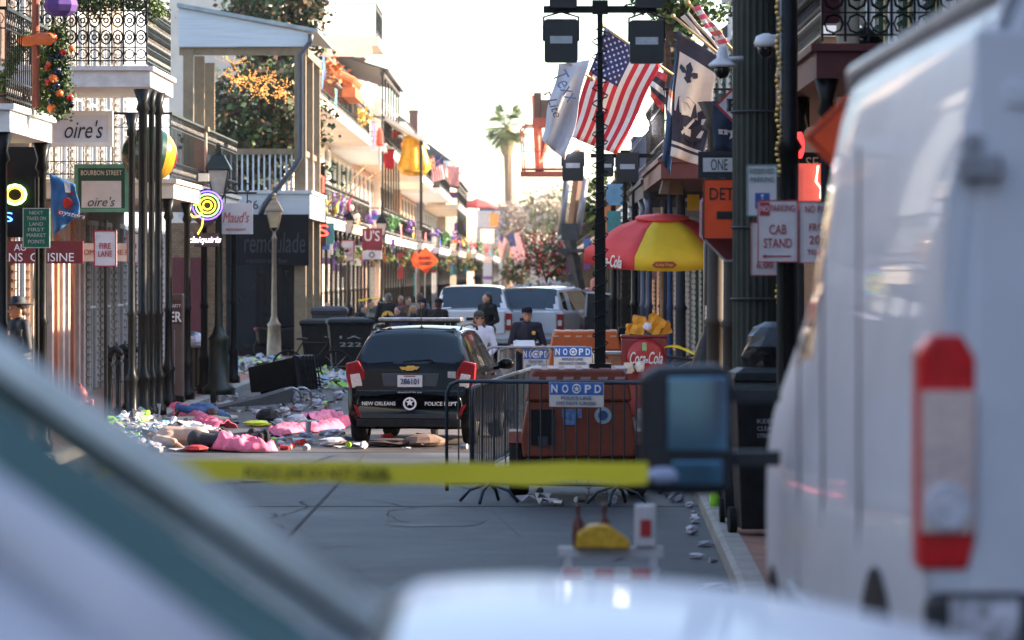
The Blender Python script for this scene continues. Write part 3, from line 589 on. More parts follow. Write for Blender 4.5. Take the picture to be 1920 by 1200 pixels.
carloft(t, [(0,.66,.3,.6,.66,.6),(.03,.74,.26,.62,.7,.66),(.07,.78,.24,.72,.9,.68),(.11,.79,.22,.95,1.06,.66),(.2,.8,.22,.98,1.2,.62),(.33,.8,.22,1.0,1.38,.58),(.42,.8,.22,1.0,1.47,.56),(.6,.8,.2,1.0,1.52,.56),(1.4,.81,.2,.97,1.55,.56),(2.1,.81,.2,.94,1.48,.56),(2.5,.8,.2,.92,1.22,.6),(2.85,.79,.2,.9,.98,.66),(3.3,.77,.22,.8,.88,.62),(3.55,.7,.25,.6,.74,.55),(3.62,.6,.35,.5,.6,.45)], cls,
        {'body': carb, 'rear_window': M('rear_glass', (.006,.012,.018), .1, 0, .2, 2, 0, coat=.15), 'side_window': darkglass, 'windscreen': darkglass}, 5, 4)
for sx in (-1, 1):
    o = t
    lb = MB(); lb.rings([[(sx*(.52+a), .09+q*.1, .0+z_) for a, z_ in ((.02,.74+q*0),(.25,.72),(.29,.9),(.3,1.08),(.14,1.12),(.06,.98))] for q in (-.25, 1.2)])
    for i, (a, y_) in enumerate(((0, 0),)): pass
    l_ = lb.build('tail_light', lampred, t, bevel=.02)
    lc = MB(); lc.rings([[(sx*(.56+a), y_, z_) for a, z_ in ((.03,.76),(.17,.755),(.2,.93),(.08,.95))] for y_ in (.05, .1)]); lc.build('reversing_lens', lampclear, l_, bevel=.01)
    rf = MB(); rf.prism([(sx*.6, .38), (sx*.64, .38), (sx*.71, .55), (sx*.66, .53)], -.015, .06); rf.build('reflector', lampred, t)
    mr = MB(); mr.ball((sx*.93, 2.15, 1.03), (.11, .06, .075), 10, 8); mr.cyl((sx*.78, 2.2, .97), (sx*.88, 2.17, 1.0), .025); mr.build('wing_mirror', carb, t, True)
    for y_ in (.55, 2.95): wheel(t, sx*.7, y_, .29, .18)
    rl = MB(); rl.tube([(sx*.56, .6, 1.52), (sx*.565, .7, 1.565), (sx*.57, 1.4, 1.59), (sx*.565, 2.0, 1.55), (sx*.56, 2.1, 1.5)], .016); rl.build('roof_rail', black, t, True)
    hd_ = MB(); hd_.box((sx*.815, 1.0, .93), (.02, .16, .03)); hd_.box((sx*.815, 1.9, .9), (.02, .16, .03)); hd_.build('door_handle', blackp, t)
b = MB(); b.rings([[(x_, y_, z_) for x_, z_ in ((-.33,.755),(.33,.755),(.36,.95),(-.36,.95))] for y_ in (.045, .09)]); o = b.build('plate_recess', M('recess_grey', (.045,.055,.07), .35), t, bevel=.01)
b = MB(); b.box((0, .035, .85), (.31, .015, .155)); p = b.build('licence_plate', M('plate', (.62,.63,.66), .4, 0, .05), t)
lettering('286101', .075, (0, .026, .845), M('plate_ink', (.03,.04,.12), .5), p, .23, bold=.01); b = MB(); b.box((0, .026, .913), (.14, .004, .012)); b.build('plate_strip', lampred, p)
lettering('NEW ORLEANS', .05, (-.38, -.03, .555), cw, t, .42, bold=.01); lettering('POLICE DEPT', .05, (.4, -.03, .555), cw, t, .4, bold=.01); lettering('download the app', .03, (0, .03, .7), cw, t, .3)
b = MB(); b.lathe([(.062, 0), (.085, 0), (.085, .01), (.062, .01), (.062, 0)], n=24, cap=False); o = b.build('crescent_badge', cw, t); o.location = (.01, -.03, .555); o.rotation_euler = (R(90), 0, 0)
b = MB(); b.prism([(math.cos(R(90+k*36))*(.055 if k % 2 == 0 else .024)+.01, .57+math.sin(R(90+k*36))*(.055 if k % 2 == 0 else .024)) for k in range(10)], -.045, -.033); b.build('star', cw, t)
b = MB(); b.prism([(-.13, 1.035), (-.04, 1.035), (-.04, 1.05), (.05, 1.05), (.05, 1.04), (.12, 1.04), (.09, 1.0), (.04, 1.0), (.04, .985), (-.05, .985), (-.05, .995), (-.1, .995)], .03, .07); b.build('bow_tie_badge', gold, t)
b = MB(); b.box((.52, .075, .9), (.1, .012, .15)); b.build('sticker', M('decal_grey', (.4,.4,.42), .6, 0, .9, 90), t)
b = MB(); b.rings([[(x_, y_, z_) for x_, y_ in ((-.6,-.03),(.6,-.03),(.66,.06),(-.66,.06))] for z_ in (.36, .42)]); b.box((0, -.025, .335), (1.0, .05, .012)); b.build('bumper_trim', M('trim', (.035,.04,.045), .3), t)
b = MB(); b.tube([(-.1, .12, 1.1), (.25, .13, 1.13), (.3, .1, 1.1)], .012); b.build('wiper', black, t)
b = MB(); b.prism([(.45, 1.5), (.62, 1.53), (.62, 1.5), (.45, 1.46)], -.5, .5, 'x'); b.build('spoiler', carb, t, bevel=.01)
b = MB(); b.tube([(-.66, .03, .72), (.66, .03, .72)], .008, 5); b.tube([(-.62, .06, .74), (-.6, .16, 1.08), (-.52, .42, 1.46)], .006, 5); b.tube([(.62, .06, .74), (.6, .16, 1.08), (.52, .42, 1.46)], .006, 5); b.build('tailgate_seam', M('seam_grey', (.05,.055,.06), .4), t)
for q_ in (-.3, .3):
    b = MB(); b.ball((q_, .75, 1.16), (.13, .06, .09), 10, 7); b.box((q_, .8, 1.0), (.3, .1, .3)); b.build('headrest', dgrey, t, True)
b = MB(); b.box((0, -.06, .3), (1.3, .06, .1)); b.cyl((-.45, -.08, .26), (-.45, .05, .26), .03); b.build('lower_bumper', blackp, t, bevel=.01)
b = MB(); b.box((0, .95, 1.615), (1.02, .22, .02)); b.box((-.42, .95, 1.59), (.05, .2, .05)); b.box((.42, .95, 1.59), (.05, .2, .05)); lbo = b.build('light_bar', blackp, t)
b = MB(); b.box((0, .95, 1.65), (1.06, .24, .05)); b.build('light_bar_lens', M('bar_lens', (.5,.45,.42), .15, .4, .5, 14, .2, coat=1), lbo, bevel=.015)
b = MB(); b.cyl((.04, .75, 1.53), (.04, .75, 1.56), .03, .02); b.cyl((.04, .75, 1.56), (.04, .6, 1.9), .005); b.build('aerial', black, t)
# ---------------------------------------------------------------- white vehicles behind
carw = M('car_white', (.68,.68,.7), .25, 0, .06, 2, 0, coat=.8); skyglass = M('tinted_glass', (.02,.035,.05), .06, 0, .3, 2, 0, coat=.6)
def truck(label, loc, rz, closed=True):
    t = thing('pickup_truck', label, 'pickup', loc, rz)
    b = MB(); b.rings([[(x_, y_, z_) for x_, z_ in ((-.92,.55),(.92,.55),(1.0,.75),(1.0,1.3),(.94,1.38),(-.94,1.38),(-1.0,1.3),(-1.0,.75))] for y_ in (.02, 1.9)]); b.build('bed', carw, t, bevel=.03)
    b = MB(); b.rings([[(x_*.9, y_, z_) for x_, z_ in ((-.92,.78),(.92,.78),(.92,1.35),(-.92,1.35))] for y_ in (-.04, .018)]); tg = b.build('tailgate', carw, t, bevel=.02)
    b = MB(); b.box((0, -.05, 1.15), (.26, .02, .07)); b.build('handle', blackp, tg)
    b = MB(); b.box((0, -.12, .6), (1.9, .18, .16)); bp = b.build('bumper', steel, t, bevel=.03)
    b = MB(); b.box((0, -.22, .62), (.3, .02, .15)); b.build('licence_plate', M('plate', (.6,.6,.6)), bp)
    for sx in (-1, 1):
        b = MB(); b.box((sx*.93, -.025, 1.08), (.17, .1, .42)); l_ = b.build('tail_light', lampred, t, bevel=.02); b = MB(); b.box((sx*.93, -.083, 1.06), (.1, .01, .14)); b.build('reversing_lens', lampclear, l_)
        for y_ in (.9, 4.4): wheel(t, sx*.88, y_, .4, .24)
    def cl(y, x, z, f):
        if closed and y < .5 and z > 1.42 and abs(x) < .74 and f > 3.6: return 'rear_window'
        if z > 1.4 and 3.8 < f < 5.1 and y > .5: return 'side_window' if (y % 1.1) > .1 else 'body'
        return 'body'
    if closed: carloft(t, [(.06,.93,1.3,1.36,1.4,.86),(.2,.93,1.3,1.38,1.62,.8),(.42,.93,1.3,1.38,1.9,.74),(.6,.93,1.3,1.38,1.95,.74),(2.2,.93,1.1,1.38,1.97,.74),(3.4,.95,.6,1.38,1.92,.74),(4.1,.95,.5,1.3,1.36,.85),(5.3,.92,.5,1.1,1.2,.8),(5.5,.85,.5,.8,1.0,.7)], cl, {'body': carw, 'rear_window': skyglass, 'side_window': darkglass}, 4, 3)
    b = MB(); b.box((0, .44, 1.93), (.22, .06, .035)); b.build('high_brake_light', lampred, t)
    return t
truck('white pickup with a closed rear cap and blue tinted window facing away', (X(884, 93), 93, 0), R(-1.5))
t = truck('white pickup turned to the right with brown reflections and an open side door', (X(985, 96), 96, -.05), R(-14))
b = MB(); b.rings([[(x_, y_, z_) for x_, z_ in ((1.0,.6),(2.0,.6),(2.0,1.2),(1.85,1.8),(1.05,1.85))] for y_ in (2.3, 2.38)]); dr = b.build('door', M('door_inner', (.03,.03,.033), .6), t, bevel=.02)
b = MB(); b.tube([(1.06, 2.25, 1.2), (1.1, 2.25, 1.83), (1.83, 2.25, 1.78), (1.98, 2.25, 1.2), (1.98, 2.25, .62)], .035); b.build('door_edge', carw, dr)
cloth('tarpaulin', 'grey white tarpaulin bundled over the load behind the two pickups', [(X(955, 104), 104, .55), (X(1000, 105), 105, .8), (X(1040, 105), 105, .85), (X(1085, 106), 106, .5)], 1.9, M('tarp', (.42,.38,.37), .6, 0, .3, 6, .8), z=1.35, amp=.35, cat='tarpaulin', over=.8)
t = thing('flatbed_trailer', 'low dark trailer under the grey white tarpaulin', 'trailer', (X(1020, 105), 105, 0)); b = MB(); b.box((0, 0, 1.0), (2.3, 3, .7)); b.build('bed', dgrey, t, bevel=.04)
for sx in (-1, 1): wheel(t, sx*.9, 0, .35, .2)
# ---------------------------------------------------------------- barricades
def barricade(label, x0, x1, d0, d1, mat, hgt=1.15, group='steel crowd barriers', pitch=.115):
    L = math.hypot(x1-x0, d1-d0); t = thing('crowd_barrier', label, 'barrier', ((x0+x1)/2, (d0+d1)/2, 0), math.atan2(d1-d0, x1-x0), group)
    b = MB(); r = .12; a = L/2
    pts = [(-a, 0, .12), (-a, 0, hgt-r), (-a+r*.3, 0, hgt-r*.3), (-a+r, 0, hgt), (a-r, 0, hgt), (a-r*.3, 0, hgt-r*.3), (a, 0, hgt-r), (a, 0, .12)]
    b.tube(pts, .02, 8); b.tube([(-a, 0, .2), (a, 0, .2)], .017, 8); b.build('frame', mat, t, True)
    b = MB(); n = int(L/pitch)
    for i in range(1, n): b.cyl((-a+i*L/n, 0, .2), (-a+i*L/n, 0, hgt), .008, n=6)
    b.build('bars', mat, t)
    for q in (-a*.6, a*.6):
        b = MB(); b.tube([(q-.0, -.32, .02), (q, -.22, .13), (q, 0, .2), (q, .22, .13), (q, .32, .02)], .018, 6); b.tube([(q-.3, 0, .02), (q-.2, 0, .13), (q, 0, .2), (q+.2, 0, .13), (q+.3, 0, .02)], .016, 6); b.build('foot', mat, t, True)
    return t
def police_board(parent, c, wd, hg, pale=cw):
    b = MB(); b.box(c, (wd, .014, hg)); p = b.build('police_sign', M('sign_pale', (.55,.52,.5), .6, 0, .1, 8), parent)
    b = MB(); b.box((c[0], c[1]-.009, c[2]+hg*.24), (wd*.98, .004, hg*.5)); b.build('blue_band', M('sign_blue', (.035,.13,.45), .5, 0, .1, 8), p)
    y = c[1]-.012; z = c[2]+hg*.24
    for tx, ox in (('N', -.4), ('O', -.2), ('P', .22), ('D', .4)): lettering(tx, hg*.33, (c[0]+ox*wd, y, z), cw, p, wd*.115, bold=.02)
    b = MB(); b.ring((c[0]+wd*.01, y-.006, z), hg*.17, hg*.03); b.prism([(c[0]+wd*.01+math.cos(R(90+k*36))*hg*(.13 if k % 2 == 0 else .055), z+math.sin(R(90+k*36))*hg*(.13 if k % 2 == 0 else .055)) for k in range(10)], y-.008, y-.003); b.build('crescent_star', cw, p)
    ink = M('sign_ink', (.08,.12,.25), .6); lettering('POLICE LINE', hg*.13, (c[0], y, c[2]-hg*.13), ink, p, wd*.55); lettering('DO NOT CROSS', hg*.13, (c[0], y, c[2]-hg*.34), ink, p, wd*.72)
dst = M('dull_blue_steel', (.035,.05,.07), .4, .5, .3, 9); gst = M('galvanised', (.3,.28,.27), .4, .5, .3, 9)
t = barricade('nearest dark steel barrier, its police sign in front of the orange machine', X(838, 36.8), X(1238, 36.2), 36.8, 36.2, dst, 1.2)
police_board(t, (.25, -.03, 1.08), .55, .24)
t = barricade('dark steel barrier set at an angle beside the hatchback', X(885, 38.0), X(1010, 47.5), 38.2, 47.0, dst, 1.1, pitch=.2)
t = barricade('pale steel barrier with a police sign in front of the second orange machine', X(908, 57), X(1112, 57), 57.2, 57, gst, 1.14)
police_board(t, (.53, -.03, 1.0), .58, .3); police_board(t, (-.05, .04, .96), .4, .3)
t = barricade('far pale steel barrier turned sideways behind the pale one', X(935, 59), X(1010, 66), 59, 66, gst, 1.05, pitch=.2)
# ---------------------------------------------------------------- light towers
def light_tower(label, x, y, hood, hoodlight, mast_x, mast_y, top, head_px, lit=False, wd=1.2):
    t = thing('light_tower', label, 'light tower', (x, y, 0)); w2 = wd/2
    b = MB(); b.prism([(-w2*.96, .42), (w2*.96, .42), (w2, .62), (w2*.88, .98), (-w2*.88, .98), (-w2, .62)], 0, 1.5); cb = b.build('cabinet', hood, t, bevel=.02)
    b = MB(); b.prism([(-w2*.92, .98), (w2*.92, .98), (w2*.84, 1.24), (w2*.76, 1.3), (-w2*.76, 1.3), (-w2*.84, 1.24)], -.03, 1.53); hd_ = b.build('hood', hood, t, bevel=.025)
    b = MB(); n = 6
    for i in range(n):
        x_ = -w2*.74+i*w2*1.48/(n-1); b.rings([[(x_-.05-.02, -.033, 1.2), (x_+.05-.02, -.033, 1.2), (x_+.06, .0, 1.305), (x_-.05, .0, 1.305)], [(x_-.05-.02, -.039, 1.2), (x_+.05-.02, -.039, 1.2), (x_+.06, -.004, 1.31), (x_-.05, -.004, 1.31)]])
        b.box((x_+.005, .7, 1.304), (.11, 1.36, .004))
    b.build('stripes', hoodlight, hd_)
    b = MB(); b.box((-w2*.62, -.001, .72), (.24, .02, .36)); b.build('opening', black, cb); b = MB(); b.box((-w2*.62, -.014, .58), (.1, .02, .1)); b.box((-w2*.42, -.014, .7), (.012, .02, .34)); b.build('control_box', dgrey, cb)
    b = MB(); b.box((-w2*.12, -.008, .86), (.2, .008, .09)); b.box((-w2*.16, -.008, .78), (.12, .008, .07)); b.build('sticker', M('sticker_blue', (.12,.22,.45), .5, 0, .7, 25), cb)
    b = MB(); b.lathe([(.002, 0), (.085, 0), (.085, .008), (.002, .008)], n=20); o = b.build('round_seal', M('seal', (.35,.42,.5), .5, 0, .2, 20), cb); o.location = (w2*.42, -.004, .84); o.rotation_euler = (R(90), 0, 0)
    b = MB(); b.lathe([(.002, 0), (.05, 0), (.05, .004), (.002, .004)], n=16); o2 = b.build('seal_shield', M('seal_blue', (.03,.08,.2), .5), cb); o2.location = (w2*.42, -.013, .84); o2.rotation_euler = (R(90), 0, 0)
    b = MB(); b.box((0, .7, .36), (wd*.9, 1.9, .1)); b.box((0, .7, .3), (wd*1.02, .08, .08)); b.build('chassis', black, t)
    for sx in (-1, 1): wheel(t, sx*(w2+.02), .75, .3, .2)
    for sx in (-1, 1):
        b = MB(); b.prism([(.35, .55), (.45, .66), (1.05, .66), (1.15, .55), (1.12, .53), (1.02, .62), (.48, .62), (.38, .53)], sx*(w2-.08), sx*(w2+.12), 'x'); b.build('mudguard', hood, t)
    for q in (.1, .28):
        b = MB()
        for i in range(7): b.ring((q, .05, .4-i*.055), .022, .006, 'y' if i % 2 else 'x', 8)
        b.build('chain', steel, t)
    mx, my = mast_x-x, mast_y-y; z1 = top
    b = MB(); b.box((mx, my, (1.0+z1*.52)/2+.2), (.11, .11, z1*.52-.9)); b.box((mx, my, z1*.5+.7), (.085, .085, z1*.3)); b.box((mx, my, z1*.75), (.055, .055, z1*.5)); b.box((mx, my, .9), (.22, .22, .9)); b.build('mast', iron, t)
    b = MB(); pts = [(mx+math.cos(k*.9)*.08, my-.06+math.sin(k*.9)*.05, 1.4+k*.0215*(z1-1.6)/3.2) for k in range(150)]; b.tube(pts, .008, 4); b.build('coiled_cable', blackp, t)
    cbm = MB(); xs = [h_[0] for h_ in head_px]; cbm.box((mx, my-.02, z1), (max(xs)-min(xs)+.25, .06, .07)); cbm.box((mx, my-.05, z1+.02), (.16, .14, .14)); cr = cbm.build('crossbar', iron, t)
    for (hx, hz, w_, h_) in head_px:
        b = MB(); pts = []
        for sx, sz, a in ((1,-1,-90),(1,1,0),(-1,1,90),(-1,-1,180)):
            for k in range(4): pts.append((mx+hx+sx*(w_/2-.03)+.03*math.cos(R(a+k*30)), hz+sz*(h_/2-.03)+.03*math.sin(R(a+k*30))))
        b.prism(pts, my-.16, my-.06); b.prism([(p[0]*.8+(mx+hx)*.2, p[1]*.8+hz*.2) for p in pts], my-.06, my+.04)
        lh = b.build('lamp_head', M('lamp_shell', (.02,.022,.026), .45), t)
        b = MB(); b.box((mx+hx, my-.165, hz+h_*.02), (w_*.66, .01, h_*.17)); b.build('label_plate', M('plate_alu', (.42,.46,.5), .4, .3, .2, 12), lh)
        b = MB(); b.tube([(mx+hx-w_*.52, my-.1, hz), (mx+hx-w_*.52, my-.1, hz+h_*.55), (mx+hx, my-.1, z1-.03 if hz < z1 else z1+.03), (mx+hx+w_*.52, my-.1, hz+h_*.55), (mx+hx+w_*.52, my-.1, hz)], .012, 5); b.build('yoke', iron, lh)
        if lit and w_ > .3:
            b = MB(); b.lathe([(.002, 0), (.19, 0), (.15, .05), (.002, .05)], n=16); o = b.build('lit_lamp', M('lamp_glow', (1,.93,1), emit=9), lh); o.location = (mx+hx+(.17 if hx > -.5 else -.12), my-.2, Z(236, dm) if hx > -.5 else Z(268, dm)); o.rotation_euler = (R(90), 0, 0)
    return t
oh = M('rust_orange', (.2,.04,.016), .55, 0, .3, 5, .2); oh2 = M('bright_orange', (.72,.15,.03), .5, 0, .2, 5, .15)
dm = 37.9; mx = X(1125, dm)
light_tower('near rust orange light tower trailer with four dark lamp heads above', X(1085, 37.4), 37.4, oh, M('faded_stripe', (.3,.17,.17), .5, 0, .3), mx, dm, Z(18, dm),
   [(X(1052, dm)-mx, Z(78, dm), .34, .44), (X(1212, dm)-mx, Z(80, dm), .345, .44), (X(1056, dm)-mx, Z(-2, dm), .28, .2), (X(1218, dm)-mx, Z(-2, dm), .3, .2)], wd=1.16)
dm = 63.5; mx = X(1172, dm)
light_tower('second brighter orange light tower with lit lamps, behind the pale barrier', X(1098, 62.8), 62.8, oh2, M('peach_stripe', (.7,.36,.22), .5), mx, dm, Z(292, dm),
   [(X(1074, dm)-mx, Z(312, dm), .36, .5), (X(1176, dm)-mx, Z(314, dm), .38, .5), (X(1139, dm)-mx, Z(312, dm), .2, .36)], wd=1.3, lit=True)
# ---------------------------------------------------------------- refreshment stand
bw = M('umbrella_yellow', (.68,.47,.02), .7, 0, .12, 3, .1); rw = M('umbrella_red', (.6,.045,.05), .7, 0, .15, 3, .1)
d = 60; c = at(1240, 403, d); t = thing('parasol', 'large red and yellow parasol with white script lettering over the drinks cooler', 'parasol', (c.x, c.y, 0))
n = 6; rad = 1.25; zt = c.z; A = [R(-120+8+i*60) for i in range(n)]; t.rotation_euler = (R(7), 0, 0); t.location.z = .02
for i in range(n):
    a0, a1 = A[i], A[(i+1) % n]; b = MB(); rs = []
    for r_, z_ in ((.03, zt), (.35, zt-.05), (.7, zt-.17), (1.0, zt-.37), (rad, zt-.54), (rad*1.005, zt-.75)):
        row = []
        for k in range(5):
            q = k/4; p = Vector((math.cos(a0)*(1-q)+math.cos(a1)*q, math.sin(a0)*(1-q)+math.sin(a1)*q))*r_
            row.append((p.x, p.y, z_+(.03*math.sin(q*math.pi)*(-1) if r_ > .6 else 0)))
        rs.append(row)
    b.rings(rs, cap=False, close=False); o = b.build('canopy_panel', bw if i % 2 == 0 else rw, t, True)
    s_ = o.modifiers.new('s', 'SOLIDIFY'); s_.thickness = .008
b = MB(); b.lathe([(.02, zt+.02), (.42, zt-.03), (.44, zt-.06), (.02, zt+.0)], n=16); b.build('vent_cap', rw, t, True); b = MB(); b.cyl((0, 0, .1), (0, 0, zt+.12), .025); b.lathe([(.3, .1), (.3, .2), (.05, .25)], n=16); b.build('pole', M('pole_wood', (.35,.26,.16), .6), t)
b = MB()
for i in range(n): b.cyl((0, 0, zt-.42), (math.cos(A[i])*rad*.98, math.sin(A[i])*rad*.98, zt-.57), .009, n=5)
b.build('ribs', steel, t)
am = (A[0]+A[1])/2
lettering('Coca-Cola', .2, (-.87, -.7, zt-.65), cw, t, .66, shear=.35, rz=R(-52), bold=.012); lettering('Coca-Cola', .17, (1.03, -.42, zt-.67), cw, t, .5, shear=.35, rz=R(68), bold=.012)
b = MB(); b.prism([(-.2, zt-.67), (-.14, zt-.62), (.14, zt-.62), (.2, zt-.67), (.14, zt-.72), (-.14, zt-.72)], -1.14, -1.11); o = b.build('printed_badge', M('badge_brown', (.3,.06,.02), .7), t)
lettering('Lucky Dogs', .05, (0, -1.145, zt-.67), M('bdg', (.75,.5,.1)), t, .26)
t = thing('drinks_cooler', 'dark red drinks cooler with a round white scripted disc under the parasol', 'cooler', (X(1208, 59.2), 59.2, 0))
b = MB(); b.box((0, .25, .62), (.72, .5, 1.24)); b.box((0, .25, 1.27), (.75, .53, .05)); b.build('cabinet', M('cola_red', (.2,.008,.014), .35, 0, .15, 6, .05, coat=.4), t, bevel=.02)
b = MB(); b.lathe([(.002, 0), (.31, 0), (.29, .03), (.15, .05), (.002, .055)], n=32); o = b.build('disc', M('disc_red', (.42,.012,.015), .3, 0, .1), t, True); o.location = (.02, -.005, .93); o.rotation_euler = (R(90), 0, 0)
lettering('Coca-Cola', .2, (.03, -.06, .93), cw, t, .52, shear=.35, bold=.012); b = MB(); b.tube([(-.2, -.075, .85), (-.05, -.075, .875), (.1, -.075, .855), (.27, -.075, .87)], .008, 5); b.build('swoosh', cw, t)
b = MB(); b.box((.0, -.065, 1.11), (.07, .015, .13)); b.build('label', M('green_label', (.3,.5,.2)), t)
t = thing('food_cart', 'steel food cart with orange front standing left of the drinks cooler', 'cart', (X(1135, 60), 60, 0))
b = MB(); b.box((0, .3, .62), (.9, .7, .7)); b.build('body', M('cart_orange', (.5,.2,.08), .5), t, bevel=.02); b = MB(); b.box((0, .3, .99), (1.0, .8, .04)); b.build('counter', steel, t)
b = MB(); b.box((.35, -.1, 1.08), (.12, .1, .14)); b.build('tray', lblue, t)
for sx in (-1, 1): wheel(t, sx*.45, .3, .25, .06)
yb = M('amber_bag', (.8,.36,.02), .5, 0, .25, 6, .6)
for i, (px, py, w_, h_, lb) in enumerate(((1197, 610, .24, .3, 'square amber plastic bag standing on the left end of the cooler'), (1226, 608, .3, .3, 'tilted amber bag propped in the middle of the cooler top'), (1182, 618, .16, .18, 'small amber box leaning at the left edge of the cooler'), (1245, 616, .26, .2, 'rumpled amber bag at the right edge of the cooler top'))):
    p = at(px, py, 59.4+i*.05); b = MB(); b.rings([[(sx*w_/2*k_*random.uniform(.8, 1.1), sy*.08*random.uniform(.7, 1.2), z_*h_/2) for sx, sy in ((-1,-1),(-.3,-1.3),(.4,-.8),(1,-1),(1,1),(-.2,1.2),(-1,1))] for k_, z_ in ((.9, -1), (1, -.5), (.85, 0), (1, .45), (.9, .95), (.7, 1.05))]); o = b.build('plastic_bag', yb, None, False, p); o.rotation_euler = (0, R((10, 35, 0, -15)[i]), 0); tag(o, lb, 'bag')
for i, (px, py, s_, m_, lb) in enumerate(((1214, 612, .07, whitec, 'crumpled white paper between the amber bags'), (1178, 690, .1, cream, 'white paper cup in front of the drinks cooler'),(1200, 688, .09, ivory, 'white tub beside the paper cup in front of the cooler'))):
    p = at(px, py, 58.9); o = MB().ball((0, 0, 0), (s_, s_*.7, s_), 8, 6, .25).build('paper_cup' if i else 'paper', m_, None, False, p); tag(o, lb, 'litter')
cloth('caution_tape', 'yellow caution tape hanging loose from the cooler towards the right pavement', [(X(1240, 59.3), 59.3, 1.1), (X(1270, 59), 59, 1.12), (X(1320, 58.5), 58.5, .95), (X(1370, 58), 58, .75)], .07, M('tape_yellow', (.78,.58,.02), .5), z=.0, amp=.01, cat='tape', nv=3, over=.1)
# collapsed canopy frames and dark junk on the right pavement
t = thing('collapsed_table', 'collapsed dark table with pale metal legs on the right pavement', 'table', (X(1320, 62), 62, .132))
b = MB(); b.box((0, 0, .68), (1.3, .7, .04), ry=.12); b.box((.2, .2, .85), (1.0, .5, .03), ry=-.2); b.build('top', dgrey, t)
for i, (p, q) in enumerate((((-.6, -.2, .1), (.1, -.2, .75)), ((-.5, -.3, .55), (.35, -.3, .95)), ((.5, .2, 0), (.5, .2, .7)), ((-.5, .2, 0), (-.5, .2, .6)))):
    b = MB(); b.cyl(p, q, .018); b.build('leg', M('pale_metal', (.6,.56,.52), .4, .3), t)
o = MB().ball((0, 0, .3), (.75, .4, .34), 12, 8, .12).build('bin_bag', bag, None, True, (X(1300, 60.5), 60.5, .132)); tag(o, 'dark slumped bag under the collapsed table on the right pavement', 'bag')
# boom lift
t = thing('boom_lift', 'red and grey boom lift raising an empty basket above the street', 'boom lift', (X(1120, 112), 112, 0)); dd = 112
def L(px, py, dy=0): return (X(px, dd)-X(1120, dd), dy, Z(py, dd))
lift_red = M('lift_red', (.5,.09,.045), .5, 0, .3, 4); lg = M('boom_grey', (.3,.3,.32), .4, .4, .2, 5); dk = M('boom_dark', (.05,.05,.05), .6, 0, .5, 5)
b = MB(); b.box((.55, 1.2, 1.35), (1.9, 3.4, 1.0)); b.box((.5, .2, 1.95), (1.4, 1.2, .4)); b.build('turret', M('lift_pink', (.5,.2,.17), .5, 0, .3, 4), t, bevel=.12)
b = MB(); b.box((.4, 1, .6), (2.0, 3.2, .3)); b.build('chassis', dk, t)
for sx in (-1, 1):
    for y_ in (-.3, 2.2): wheel(t, .4+sx*.95, y_, .42, .3, lift_red)
b = MB(); b.tube([L(1090, 560), L(1068, 450)], .2, 6); b.box(L(1072, 470), (.9, .5, .12)); b.box(L(1068, 435), (.5, .4, .5)); b.box(L(1078, 520), (.45, .3, .2)); b.build('lower_boom', dk, t)
for a, bb_ in (((1050, 440), (1063, 335)), ((1083, 440), (1098, 335))):
    b = MB(); b.tube([L(*a), L(*bb_)], .1, 8); b.build('lift_rod', lg, t, True)
b = MB(); b.tube([L(1072, 440, .3), L(1085, 330, .3), L(1078, 280, .3)], .16, 4); b.build('upper_boom', M('boom_brown', (.16,.09,.06), .5), t)
b = MB(); b.box(L(1018, 327, -.3), (1.35, 1.0, .14)); b.box(L(1018, 318, -.3), (1.3, .95, .05)); bk = b.build('basket_floor', lift_red, t)
b = MB()
P = {k: v for k, v in zip('abcd', ((980, -.7), (1058, -.7), (1062, .2), (984, .2)))}
for px, dy in P.values(): b.tube([L(px, 325, dy), L(px+(-4 if px < 1000 else 0), 245, dy), L(px+3, 238, dy)], .03, 5)
for z_ in (240, 285):
    q = [L(px, z_-(6 if dy > 0 else 0), dy) for px, dy in P.values()]; b.tube(q+[q[0]], .028 if z_ == 240 else .015, 5)
b.build('guard_rail', lift_red, bk)
b = MB(); b.tube([L(1012, 325, .2), L(1005, 178, .2)], .13, 4); b.tube([L(1012, 300, .2), L(1030, 240, .3), L(1050, 235, .3)], .1, 4); b.box(L(1014, 232, -.6), (.5, .25, .3)); b.build('basket_arm', lift_red, t)
b = MB(); b.box(L(1008, 205, .1), (.22, .2, 1.0)); b.box(L(1024, 212, .1), (.3, .3, .8)); b.tube([L(1020, 178, .1), L(1030, 172, .1), L(1038, 190, .1)], .04, 5); b.build('control_hose', M('lift_brown', (.12,.07,.045), .6), t)
